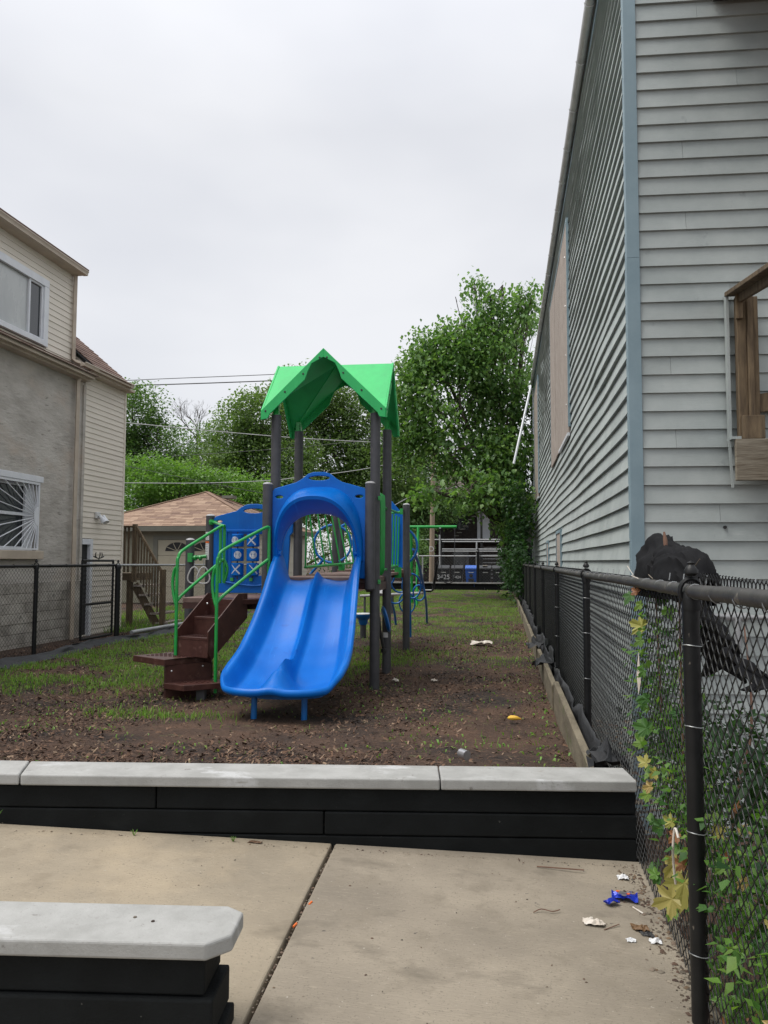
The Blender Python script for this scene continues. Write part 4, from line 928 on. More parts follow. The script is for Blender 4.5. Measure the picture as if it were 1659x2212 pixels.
for r_, zc in enumerate((1.597,1.42,1.243)):
    MBm = MB(); MBm.tube([(-1.93,1.0,zc),(-1.35,1.0,zc)], .008, 6) if False else None
    for c, xc in enumerate((-1.84,-1.645,-1.45)):
        rc = .078; m = MB(); m.lathe([(rc-.01,-.078),(rc,-.07),(rc,.07),(rc-.01,.078)], (xc,1.0,zc), 24); cy = PB(m, 'game_cylinder', 'blue', gp_, smooth=True)
        k = kinds[r_][c]
        if k.startswith('ball'):
            s0 = -.015 if k == 'ball' else .025
            N_ = 20; rb_ = .046
            ctr = MB(); V = [(s0,0)]+[(s0+rb_*math.cos(t), rb_*math.sin(t)) for t in np.linspace(0,2*math.pi,N_+1)[:-1]]
            ctr.add([(xc+(rc+.003)*math.sin(s/rc), 1.0-(rc+.003)*math.cos(s/rc), zc+h) for s, h in V], [(0,1+i,1+(i+1)%N_) for i in range(N_)]); PB(ctr, 'ball_mark', 'paleprint', cy)
            for sg in (-1,1):
                st = MB(); pts = [(s0+sg*(.040-.022*math.cos(t)), .034*math.sin(t)) for t in np.linspace(-1.2,1.2,7)]
                st.tube([(xc+(rc+.004)*math.sin(s/rc), 1.0-(rc+.004)*math.cos(s/rc), zc+h) for s, h in pts], .0018, 4); PB(st, 'stitch', 'bluetube', cy)
        else:
            for sg in (-1,1):
                sh = .03 if k == 'x2' else 0
                bm3 = MB(); seg_ = []
                for i in range(7):
                    t = -1+2*i/6; wv = .004+.0065*(i/6); cx_, cz_ = sh+t*.052, sg*t*.055; nx_, nz_ = -sg*.7, .7
                    seg_.append(((cx_-nx_*wv, cz_-nz_*wv),(cx_+nx_*wv, cz_+nz_*wv)))
                V = [p for pr2 in seg_ for p in pr2]; bm3.add([(xc+(rc+.003)*math.sin(s/rc), 1.0-(rc+.003)*math.cos(s/rc), zc+h) for s, h in V], [(2*i,2*i+1,2*i+3,2*i+2) for i in range(6)]); PB(bm3, 'bat_mark', 'paleprint', cy)
for x in (-1.84,-1.645,-1.45): PB(MB().tube([(x,1.0,1.12),(x,1.0,1.70)], .009, 6), 'spindle', 'post', gp_)
for x in (-1.9,-1.66): PB(MB().box((x-.02,.97,1.10),(x+.02,.99,1.14)), 'clamp', 'green', gp_)
# --- stairs
S = Vector((-1.95,-.60,0)); al = R(20); hv = Vector((math.sin(al),math.cos(al),0)); rv = Vector((math.cos(al),-math.sin(al),0))
stt = bpy.data.objects.new('stairs', None); col.objects.link(stt); stt.parent = ps
def SB(m, name, mat='brown', parent=None, **k): return m.build(name, M[mat], parent or stt, world=False, **k)
def sp2(r, h): v = S+rv*r+hv*h; return (v.x, v.y)
def tread_ribs(poly_pts, z, o):  # raised grip ribs
    pass
for k, z in enumerate((.58,.765)):
    m = MB(); m.prism([sp2(0,.25*k),sp2(.40,.25*k),sp2(.40,.25*k+.27),sp2(0,.25*k+.27)], z-.03, z); t = SB(m, 'tread', bevel=.003)
    m = MB(); m.prism([sp2(0,.25*k+.002),sp2(.40,.25*k+.002),sp2(.40,.25*k+.018),sp2(0,.25*k+.018)], z-.20, z-.031); SB(m, 'riser')
    for i in range(9):
        m = MB(); x = .04+i*.04
        for j in range(5): p = Vector((*sp2(x,.25*k+.04+j*.045),0)); q = Vector((*sp2(x+.022,.25*k+.06+j*.045),0)); m.beam((p.x,p.y,z+.002),(q.x,q.y,z+.002),.008,.006)
        m.build('grip_rib', M['brown'], t, world=False)
m = MB(); m.prism([sp2(.0,.50),sp2(.40,.50),(-1.12,.02),(-1.12,.10),(-1.9,.10),(-1.80,.02)], .885, .94); SB(m, 'top_step', bevel=.003)
m = MB(); m.prism([sp2(0,.502),sp2(.40,.502),sp2(.40,.518),sp2(0,.518)], .75, .884); SB(m, 'riser')
for r_ in (-.012, .402):
    m = MB(); prof = [(-.01,.44),(-.01,.64),(.46,1.0),(.62,1.0),(.62,.74),(.05,.36)] if r_ > 0 else [(-.01,.40),(-.01,.63),(.47,1.0),(.62,1.0),(.62,.74),(.10,.36)]
    V = []
    for dr in (0,.012):
        for h_, z_ in prof: x, y = sp2(r_+dr, h_); V.append((x,y,z_))
    q = len(prof); m.add(V, [tuple(range(q)), tuple(range(q,2*q))[::-1]]+[(i,(i+1)%q,q+(i+1)%q,q+i) for i in range(q)]); SB(m, 'stringer')
step2 = [(-2.385,-.66),(-1.93,-.94),(-1.61,-.50),sp2(.40,.05),sp2(0,.05),(-2.10,-.36)]
m = MB(); m.prism(step2[:3]+[(-1.58,-.60),(-1.93,-.45),(-2.12,-.34)], .325, .385); t2 = SB(m, 'lower_step', bevel=.003)
for i in range(11):
    m = MB()
    for j in range(4):
        cx_ = -2.24+i*.05+j*.02; cy_ = -.66-.008*i+j*.06; m.beam((cx_,cy_,.387),(cx_+.025,cy_+.02,.387),.008,.006)
    m.build('grip_rib', M['brown'], t2, world=False)
m = MB(); m.prism([(-1.93,-.90),(-1.60,-.56),(-1.60,-.50),(-1.95,-.6)], .0, .325); m.prism([(-2.0,-.60),(-1.97,-.60),(-1.93,-.89),(-1.95,-.90)], .0, .32); SB(m, 'step_support')
m = MB(); m.prism([sp2(0,.0),sp2(.4,.0),sp2(.4,.02),sp2(0,.02)], .386, .40); SB(m, 'riser')
step1 = [(-1.955,-.90),(-1.70,-1.02),(-1.40,-.80),(-1.42,-.62),(-1.60,-.55),(-1.90,-.86)]
m = MB(); m.prism(step1, .10, .155); t1 = SB(m, 'lowest_step', bevel=.003)
for i in range(8):
    m = MB()
    for j in range(2): m.beam((-1.86+i*.052,-.90+i*.015+j*.07,.157),(-1.84+i*.052,-.885+i*.015+j*.07,.157),.008,.006)
    m.build('grip_rib', M['brown'], t1, world=False)
for x, y in ((-1.97,-.72),(-1.60,-.82)): SB(MB().box((x-.04,y-.03,-.1),(x+.045,y+.03,.10 if x > -1.9 else .32)), 'footing', 'post')
for (x, y, z) in ((-1.88,-.884,.27),(-1.66,-.625,.29),(-1.72,-.36,.90),(-1.47,-.315,.90)):
    m = MB(); m.lathe([(.009,0),(.009,.006),(0,.009)], M=Matrix.Translation((x,y,z)) @ Matrix.Rotation(R(70),4,'X'), n=8); m.build('bolt', M['steel'], stt, world=False)
# handrails
def rails(pts, name='handrail', r=.0165, parent=None, mat='green', k=5): m = MB(); m.tube(smooth_path(pts, k), r, 10); return PB(m, name, mat, parent, smooth=True)
def handrail(base, zb_, top, zt, end=None):
    b = Vector(base); t = Vector(top); h = bpy.data.objects.new('handrail', None); col.objects.link(h); h.parent = ps
    def at_(f, z, side=0): p = b.lerp(t, f); return (p.x-side*.94, p.y+side*.3, z)
    def T(pts, nm, k=5, r=.0165): m = MB(); m.tube(smooth_path(pts, k), r, 10); m.build(nm, M['green'], h, world=False, smooth=True)
    zm = zb_ if zb_ > .3 else .6
    zc = 1.40
    T([at_(0,zb_-.25),at_(0,.9),at_(0,zc-.09),at_(.02,zc-.02),at_(.10,zc+.05),at_(.5,(zc+zt)/2+.02),at_(.92,zt-.01),at_(1,zt)]+([end] if end else []), 'top_tube')
    T([at_(0,.93),at_(.12,1.00),at_(.6,1.20),at_(1,1.36)], 'lower_tube')
    T([at_(0,zc-.12),at_(0,1.25,.035),at_(0,1.13,.055),at_(0,1.0,.04),at_(0,.88)], 'loop')
    T([at_(1,zt),at_(1.02,zt-.03),at_(1.02,1.36),at_(1.02,1.2 if end is None else 1.12)], 'upright')
    if end is not None:
        T([at_(.93,zt-.02),at_(.93,1.35),at_(.93,1.1)], 'upright'); T([at_(1.02,1.36),at_(1.05,1.25,-.03),at_(1.02,1.1)], 'loop')
    return h
handrail((-1.475,-.77,0), .30, (-1.10,-.27,0), 1.70)
handrail((-1.955,-.61,0), .62, (-1.70,.06,0), 1.73, (-2.14,.95,1.82))
m = MB(); m.lathe([(.03,-.03),(.035,0),(.03,.03)], (-2.16,.95,1.82), 10); m.box((-2.15,.94,1.80),(-2.09,.98,1.84)); PB(m, 'clamp', 'green', smooth=False)
# stickers on post
for z0, z1, mt in ((1.36,1.56,'sticker'),(1.60,1.70,'sticker'),(1.565,1.585,'orange')):
    m = MB(); n = 8; V = []
    for z in (z0, z1):
        for i in range(n): a_ = R(200+i*11); V.append((-2.2+.0552*math.cos(a_), 1.02+.0552*math.sin(a_), z))
    m.add(V, [(i,i+1,n+i+1,n+i) for i in range(n-1)]); sk = PB(m, 'warning_label', mt, P8)
    if z1-z0 > .05:
        for k in range(int((z1-z0)/.022)):
            m = MB(); V = []
            for z in (z0+.012+k*.021, z0+.016+k*.021):
                for i in range(5): a_ = R(208+i*13); V.append((-2.2+.0556*math.cos(a_), 1.02+.0556*math.sin(a_), z))
            m.add(V, [(i,i+1,5+i+1,5+i) for i in range(4)]); m.build('print_line', M['ink'], sk, world=False)
# overhead rings between P9 and P8
m = MB(); m.tube([(-2.42,.93,1.38),(-2.22,.95,1.40)], .022, 10); m.box((-2.44,.90,1.33),(-2.385,.94,1.44)); m.tube([(-2.36,.93,1.38),(-2.34,.93,1.38)], .034, 10); m.tube([(-2.30,.94,1.38),(-2.28,.94,1.38)], .034, 10); PB(m, 'ring_bar', 'green', smooth=True)
for x in (-2.36,-2.24):
    m = MB(); pts = [(x, .93-.02*math.sin(t), 1.16+.02*math.cos(t*3)+.095*math.cos(t)) if False else (x+.07*math.sin(t)*(1+.12*math.cos(3*t)), .92+.02*math.sin(t), 1.16+.10*math.cos(t)*(1+.1*math.cos(3*t))) for t in np.linspace(0,2*math.pi,25)[:-1]]
    m.tube(pts, .0095, 7, closed=True); PB(m, 'hand_ring', 'gutterR', smooth=True); m = MB(); m.tube([(x,.93,1.36),(x,.92,1.27)], .006, 5); PB(m, 'chain', 'steel')
# left barrier with fanned green bars
gr_ = bpy.data.objects.new('barrier', None); col.objects.link(gr_); gr_.parent = ps
def GB(m, name='bar', mat='green', par=None): return m.build(name, M[mat], par or gr_, world=False, smooth=True)
GB(MB().tube([(-1.03,1.18,1.27),(-.50,3.30,1.34)], .018, 10), 'rail')
GB(MB().tube(smooth_path([(-1.06,1.18,1.98),(-.95,1.9,2.04),(-.72,2.9,1.98),(-.62,3.3,1.9)],4), .018, 10), 'rail')
for i in range(10):
    t = (i/9)**.9; ax, by = -1.03+.53*t, 1.18+2.12*t; ln = .0 if i == 0 else .10+.10*t
    GB(MB().tube([(ax,by,1.27+.07*t),(ax-ln*.9,by+.05,1.98-.04*t)], .011, 8))
GB(MB().box((-.80,2.2,1.22),(-.72,2.24,1.30)), 'clamp'); 
for i in range(7):
    t = i/6; GB(MB().tube([(-.12,1.25+2.2*t,1.22),(-.10,1.25+2.2*t,2.02)], .011, 8))
GB(MB().tube([(-.11,1.2,2.03),(-.11,3.44,2.08)], .017, 10), 'rail'); GB(MB().tube([(-.12,1.2,1.24),(-.12,3.44,1.28)], .017, 10), 'rail')
m = MB(); m.box((-.16,3.38,1.10),(-.06,3.42,1.26)); GB(m, 'clamp'); m = MB(); m.tube([(-.30,3.44,2.07),(-.06,3.48,2.10)], .016, 8); m.box((-.09,3.44,2.06),(-.045,3.5,2.15)); GB(m, 'rail')
m = MB(); m.tube([(-.30,3.44,1.28),(-.14,3.44,1.28)], .016, 8); GB(m, 'rail')
# right side grab panel seen edge on
for b_ in (.30,.42,.56):
    m = MB(); m.tube(smooth_path([(.0,b_,1.22),(.03,b_-.05,1.30),(.035,b_-.05,2.0),(.015,b_,2.09),(-.01,b_+.05,2.0),(-.01,b_+.05,1.3),(.0,b_,1.2)],4), .013, 8); GB(m, 'grab_loop')
m = MB(); m.prism([(.18,1.12),(.14,1.4),(.20,1.95),(.26,2.08),(.32,1.95),(.34,1.4),(.26,1.12)], -.018, .018, Matrix(((0,0,1,0.0),(1,0,0,0),(0,1,0,0),(0,0,0,1)))); GB(m, 'grab_plate')
for z in (1.98,1.25): GB(MB().tube([(.0,.04,z),(.0,1.03,z)], .015, 8), 'rail')
# deck 2 panel
o2 = [(-.98,1.24),(-1.0,2.05),(-.93,2.12),(-.80,2.2),(-.68,2.34),(-.56,2.40),(-.46,2.40),(-.34,2.34),(-.22,2.2),(-.10,2.12),(-.06,2.05),(-.08,1.24)]
p2 = opanel(o2, [ell(-.52,2.24,.10,.055)[::-1]], 4.55, .05, 'arch_panel', 'blue')
for xx in (-.66,-.52,-.38,-.22):
    m = MB(); m.tube([(xx,4.52,1.34),(xx,4.515,1.8),(xx,4.52,1.98)], [.02,.028,.02], 8); PB(m, 'moulded_rib', 'blue', p2, smooth=True)
# hoops and ring climber
def hoop(c, r, name='hoop', tr=.02, ax=(1,0,0), az=(0,0,1), par=None, rz=None):
    ax, az = Vector(ax).normalized(), Vector(az).normalized(); m = MB(); rz = rz or r
    m.tube([Vector(c)+ax*r*math.cos(t)+az*rz*math.sin(t) for t in np.linspace(0,2*math.pi,33)[:-1]], tr, 8, closed=True); return PB(m, name, 'bluetube', par, smooth=True)
hoop((-1.29,4.3,1.63),.31); hoop((-.24,4.62,1.60),.32)
PB(MB().tube(smooth_path([(-1.45,4.3,1.36),(-1.75,4.32,1.0),(-2.0,4.34,.4),(-2.08,4.35,-.05)],5), .022, 8), 'climber_leg', 'bluetube', smooth=True)
PB(MB().tube(smooth_path([(-1.15,4.3,1.92),(-1.0,4.4,1.98),(-.8,4.5,1.9)],5), .02, 8), 'climber_tube', 'bluetube', smooth=True)
rc_ = bpy.data.objects.new('ring_climber', None); col.objects.link(rc_); rc_.parent = ps
def CT(pts, r=.024): m = MB(); m.tube(smooth_path(pts, 6), r, 9); m.build('side_tube', M['bluetube'], rc_, world=False, smooth=True)
CT([(.0,4.75,1.55),(.03,5.6,1.28),(.03,6.8,.85),(.0,8.0,.42),(-.04,8.75,.0)])
CT([(-.75,4.7,1.5),(-.72,5.8,1.15),(-.68,6.9,.75),(-.65,7.7,.35),(-.645,8.05,.0)])
CT([(-.10,5.0,1.2),(-.11,5.4,.6),(-.117,5.6,0)], .02)
for (c, r) in (((-.48,6.3,.83),.30),((-.17,6.4,.88),.25),((-.05,6.7,.74),.16),((-.35,5.9,.98),.22),((-.32,7.1,.52),.22),((-.55,5.6,1.1),.2)):
    m = MB(); ax, az = Vector((.9,.25,0)).normalized(), Vector((0,-.35,.94)).normalized()
    m.tube([Vector(c)+ax*r*.72*math.cos(t)+az*r*math.sin(t) for t in np.linspace(0,2*math.pi,29)[:-1]], .016, 7, closed=True); m.build('ring', M['bluetube'], rc_, world=False, smooth=True)
# play wheel and crank under the deck
m = MB(); m.lathe([(0,-.02),(.10,-.025),(.125,0),(.10,.02),(.05,.02),(.045,.0),(0,.0)], M=Matrix.Translation((.0,1.0,.66)) @ Matrix.Rotation(R(15),4,'Z') @ Matrix.Rotation(R(75),4,'Y') @ Matrix.Diagonal((1.35,1,1,1)), n=24); PB(m, 'play_wheel', 'bluetube', smooth=True)
m = MB(); m.tube([(-.03,.55,.72),(-.02,.6,.55),(.02,.62,.36)], .02, 8); m.lathe([(0,-.03),(.035,-.02),(.035,.02),(0,.03)], (.02,.62,.33), 8); PB(m, 'crank', 'swingseat', smooth=True)
# white labels low on the back post
m = MB(); n = 6; m.add([(.0+.0552*math.cos(R(225+i*14)), 1.07+.0552*math.sin(R(225+i*14)), z) for z in (.44,.50) for i in range(n)], [(i,i+1,n+i+1,n+i) for i in range(n-1)]); PB(m, 'warning_label', 'sticker')

st = thing('play_table', (-2.48,13.5,0), 'small round blue pedestal seat with pale top behind the tower', 'stool')
m = MB(); m.tube([(-2.48,13.5,-.1),(-2.48,13.5,.28)], .055, 12); m.build('pedestal', M['post'], st, smooth=True)
m = MB(); m.lathe([(.06,.22),(.08,.26),(.085,.31),(.13,.35),(.15,.39),(.15,.41)], (-2.48,13.5,0), 20); m.build('bowl', M['bluetube'], st, smooth=True)
m = MB(); m.lathe([(.15,.411),(.145,.425),(0,.43)], (-2.48,13.5,0), 20); m.build('top', M['sticker'], st, smooth=True)
ss = thing('seesaw', (-2.9,19.9,0), 'grey seesaw beam with tall black backed seats behind the tower', 'seesaw')
m = MB(); m.tube([(-3.72,19.76,.44),(-2.05,20.0,.53)], .035, 8); m.build('beam', M['cap'], ss, smooth=True)
m = MB(); m.tube([(-2.9,19.9,0),(-2.9,19.9,.46)], .05, 8); m.tube([(-3.6,19.8,0),(-3.6,19.8,.42)],.03,6); m.build('pivot', M['post'], ss)
m = MB(); m.tube(smooth_path([(-2.22,19.95,.92),(-2.23,19.95,.75),(-2.19,19.95,.64),(-2.08,19.97,.585),(-1.90,20,.575),(-1.83,20,.64),(-1.79,20,.85),(-1.70,20,1.36)],4), .026, 8); m.build('seat', M['swingseat'], ss, smooth=True)
m = MB(); m.box((-2.06,19.85,.60),(-1.87,20.1,.612)); m.build('seat_pad', M['gutterR'], ss); m = MB(); m.beam((-1.84,19.96,.68),(-1.745,19.96,1.28),.2,.012,(1,0,0)); m.build('seat_back', M['swingseat'], ss)
m = MB(); m.lathe([(0,0),(.16,.02),(.14,.10),(0,.14)], (-3.15,19.8,.50), 12); m.build('seat_pad', M['sticker'], ss, smooth=True)
swg = thing('swing_frame', (-3.5,24,0), 'bright green tubular swing frame with one swing near the far wall', 'swing')
m = MB(); m.tube([(-4.0,24,2.425),(-1.47,24,2.425)], .045, 12); m.build('crossbeam', M['green'], swg, smooth=True)
for p, q in (((-2.90,24.05,2.42),(-2.93,24.6,-.1)),((-2.66,23.9,2.42),(-2.66,23.5,-.1))):
    m = MB(); m.tube([p,q], .042, 12); m.build('leg', M['green'], swg, smooth=True)
m = MB(); m.tube([(-2.667,23.62,1.35),(-2.663,23.58,1.55)], .0435, 12); m.build('warning_label', M['sticker'], swg)
m = MB(); m.tube([(-2.665,23.635,1.55),(-2.664,23.65,1.62)], .0435, 12); m.build('warning_label', M['cap'], swg)
for x in (-1.98,-1.43+.0):
    if x < -1.5: MB().box((x-.03,23.95,2.37),(x+.03,24.05,2.40)).build('hanger', M['steel'], swg)
m = MB(); m.box((-1.5,23.97,2.38),(-1.42,24.03,2.47)); 
wsw = thing('belt_swing', (-1.7,24,.75), 'black belt swing seat hanging on two chains from the green beam', 'swing seat')
for x in (-1.98,-1.52):
    m = MB(); m.tube([(x,24,2.38),(x+(.06 if x < -1.8 else -.02),24,.82)], .010, 5); m.build('chain', M['post'], wsw)
m = MB(); m.tube(smooth_path([(-1.92,24,.84),(-1.86,24,.72),(-1.72,24,.67),(-1.60,24,.72),(-1.54,24,.84)],4), .022, 6); m.build('seat', M['swingseat'], wsw, smooth=True)
# utility pole
up_ = thing('utility_pole', (-3.6,38.5,0), 'pale tan wooden utility pole behind the far wall', 'pole')
m = MB(); m.tube([(-3.62,38.5,-.1),(-3.56,38.5,4.2),(-3.50,38.5,8.6)], [.135,.115,.09], 14); m.build('shaft', M['pole'], up_, smooth=True)
def text(s, size, mtx, mat, parent, name='lettering', bold=0):
    vs, fs = text_mesh(s, size, .003); m = MB(); m.add(vs, fs, mtx @ XZ); return m.build(name, M[mat], parent)
text('D', .36, at(-3.60,38.355,1.95), 'sticker', up_)
for i, ch in enumerate('TIMELA'): text(ch, .22, at(-3.60,38.35,1.35-i*.2), 'bark', up_) if False else None
# carts
def cart(x, mat, label, txt=None, tsz=.3, pale=False, w_=.60):
    c = thing('wheeled_cart', (x,37.75,.0), label, 'bin', 'wheeled refuse carts in a row behind the far fence')
    y0 = 37.45; m = MB(); V = []
    for z, wa, da in ((.05,.44,.44),(.95,.56,.60)):
        for sx, sy in ((-1,-1),(1,-1),(1,1),(-1,1)): V.append((x+sx*wa/2*w_/.6, y0+.33+sy*da/2, z))
    m.add(V, [(3,2,1,0),(4,5,6,7),(0,1,5,4),(1,2,6,5),(2,3,7,6),(3,0,4,7)]); m.build('body', M[mat], c, bevel=.03, seg=2)
    m = MB(); m.box((x-.30*w_/.6,y0+.0,.955),(x+.30*w_/.6,y0+.66,.99)); m.build('rim', M[mat], c, bevel=.01)
    m = MB(); m.prism([(y0+.0,.992),(y0+.66,1.02),(y0+.66,1.10),(y0+.40,1.16),(y0+.02,1.04)][::-1], x-.29*w_/.6, x+.29*w_/.6, Matrix(((0,0,1,0),(1,0,0,0),(0,1,0,0),(0,0,0,1)))); m.build('lid', M[mat], c, bevel=.015, seg=2)
    for sx in (-1,1):
        m = MB(); m.tube([(x+sx*.26,y0+.6,.12),(x+sx*.31,y0+.6,.12)], .12, 12); m.build('wheel', M['swingseat'], c)
    m = MB(); m.tube([(x-.22,y0+.70,1.0),(x+.22,y0+.70,1.0)], .018, 6); m.build('handle', M[mat], c)
    MB().box((x-.12,y0+.03,.80),(x+.12,y0+.05,.83)).build('grip_bar', M['gutterR' if mat == 'binblack' else 'sticker'], c)
    if txt: text(txt, tsz, at(x,y0+.02,.58), 'chalk', c)
    return c
xb = [-2.94,-2.28,-1.60,-.92,-.30]
cart(xb[0],'binblack','charcoal cart painted with large white 3425, leftmost of the row','3425',.32)
cart(xb[1],'binblack','charcoal cart with small white painted number, second in the row','2424',.19)
bc = cart(xb[2],'binblue','bright blue recycling cart in the middle of the row')
m = MB(); m.lathe([(0,0),(.09,.0),(.09,.004)], M=Matrix.Translation((xb[2],37.475,.66)) @ Matrix.Rotation(R(90),4,'X'), n=14); m.box((xb[2]-.13,37.47,.36),(xb[2]+.13,37.478,.52)); m.build('emblem', M['ink'], bc)
cart(xb[3],'binblack','charcoal cart with a scrap of paper on its lid, right of the blue one'); cart(xb[4],'binblack','charcoal cart with white tag, rightmost of the row, beside the vines')
MB().box((xb[3]-.12,37.6,1.13),(xb[3]+.1,37.75,1.17)).build('paper_scrap', M['paper']); tag(bpy.data.objects['paper_scrap'], 'pale paper scrap lying on the fourth cart lid', 'litter')
# cables
def cable(name, pts, r, mat, lab): m = MB(); m.tube(smooth_path(pts,4), r, 5); tag(m.build('overhead_cable', M[mat], smooth=True), lab, 'cable')
cable('c', [(-17.5,27.4,7.0),(-14.736,27.773,6.721),(-11.384,28.318,6.408),(-7.995,28.867,6.132),(-5.141,29.323,5.98),(-3.5,30,5.95)], .016, 'cable', 'thick pale twisted cable crossing high behind the green roof posts')
cable('c', [(-17.5,29.6,4.58),(-15.811,29.773,4.56),(-12.366,30.312,4.561),(-9.586,30.739,4.684),(-8.462,30.907,4.817),(-7.186,31.098,4.956),(-5.51,31.344,5.212),(-3.6,31.6,5.65)], .016, 'cable', 'lower pale cable sagging above the garage roof')
cable('c', [(-31.665,55.003,15.184),(-27.238,55.68,15.434),(-17.814,57.129,15.846),(-6.676,58.838,16.39)], .03, 'cabledark', 'uppermost thin dark wire against the sky')
cable('c', [(-31.667,55.019,14.85),(-27.348,55.685,14.99),(-19.923,56.83,15.27),(-6.679,58.868,15.85)], .045, 'cabledark', 'dark wire just beneath the topmost wire')
cable('c', [(-16,27,5.3),(-12,28.5,4.5),(-9,29.5,3.95),(-6,30.5,3.6)], .010, 'cabledark', 'thin dark wire slanting down over the garage roof')
cable('c', [(-15,33,6.1),(-9,33.6,6.5),(-3.4,34,7.1)], .010, 'cabledark', 'thin dark wire climbing rightwards across the trees')
cable('c', [(-5.0,31,3.3),(-3.9,33,4.2),(-3.2,34,4.5),(-1.5,36,4.9)], .022, 'cable', 'pale cable loop running into the mulberry leaves')
cable('c', [(-15,30,3.2),(-12.5,30.3,3.22),(-10,30.5,3.3)], .014, 'cable', 'short pale cable behind the garage roof edge')

# ================================================================ TREES
M['lf_mul'] = leaf_mat('mulberry leaves', [(.07,.15,.05),(.11,.21,.065),(.15,.27,.08),(.22,.34,.11),(.085,.18,.06)], .38, .42)
M['lf_dark'] = leaf_mat('dark vine leaves', [(.012,.038,.012),(.022,.062,.017),(.04,.095,.025)], .3)
M['lf_a'] = leaf_mat('deep green leaves', [(.085,.155,.06),(.12,.205,.075),(.155,.24,.09)], .35)
M['lf_b'] = leaf_mat('bright green leaves', [(.10,.20,.045),(.14,.26,.06),(.19,.31,.08)], .4)
M['lf_c'] = leaf_mat('olive green leaves', [(.10,.165,.065),(.14,.215,.075),(.18,.255,.10)], .38)
def leaves(n, blobs, size, droop, cl, gap=.5, seed=0, nscale=.9, shell=.45):
    """pointed folded leaves in clusters through the volume of the blobs"""
    r_ = np.random.default_rng(seed); vol = np.array([b[3]*b[4]*b[5] for b in blobs]); pr = vol**.62; pr /= pr.sum()
    m = int(n/cl*2.2); idx = r_.choice(len(blobs), m, p=pr); B = np.array(blobs)[idx]
    d = r_.normal(size=(m,3)); d /= np.linalg.norm(d, axis=1, keepdims=True); rad = (shell+(1-shell)*r_.random(m)**.6)[:,None]
    rad = rad*(.80+.45*vn(B[:,0]+d[:,0]*2.2, B[:,1]+d[:,1]*2.2, d[:,2]*2.2+seed))[:,None]
    P = B[:,:3]+d*B[:,3:6]*rad
    k = vn(P[:,0]*nscale+seed, P[:,1]*nscale, P[:,2]*nscale) > gap-.12*rad[:,0]*0
    P = P[k][:int(n/cl)]; P = P[P[:,2] > .3]
    C = np.repeat(P, cl, 0); off = np.clip(r_.normal(size=C.shape),-1.7,1.7)*size*1.6; C = C+off*np.array([1,1,.8])
    N = len(C); ang = r_.random(N)*2*math.pi; tilt = droop+r_.normal(size=N)*.45
    D = np.stack([np.cos(ang)*np.cos(tilt), np.sin(ang)*np.cos(tilt), -np.sin(tilt)], 1)
    S_ = np.stack([-np.sin(ang), np.cos(ang), r_.normal(size=N)*.35], 1); S_ /= np.linalg.norm(S_, axis=1, keepdims=True)
    Nn = np.cross(D, S_); L = (size*(.6+.7*r_.random(N)))[:,None]; W = L*.36
    p0 = C; p1 = C+D*L*.35+S_*W+Nn*L*.08; p2 = C+D*L; p3 = C+D*L*.35-S_*W+Nn*L*.08
    V = np.stack([p0,p1,p2,p3],1).reshape(-1,3); I_ = np.arange(N)[:,None]*4
    F = np.concatenate([I_+[0,1,2], I_+[0,2,3]], 0); return V, F, P, (C, D, L[:,0])
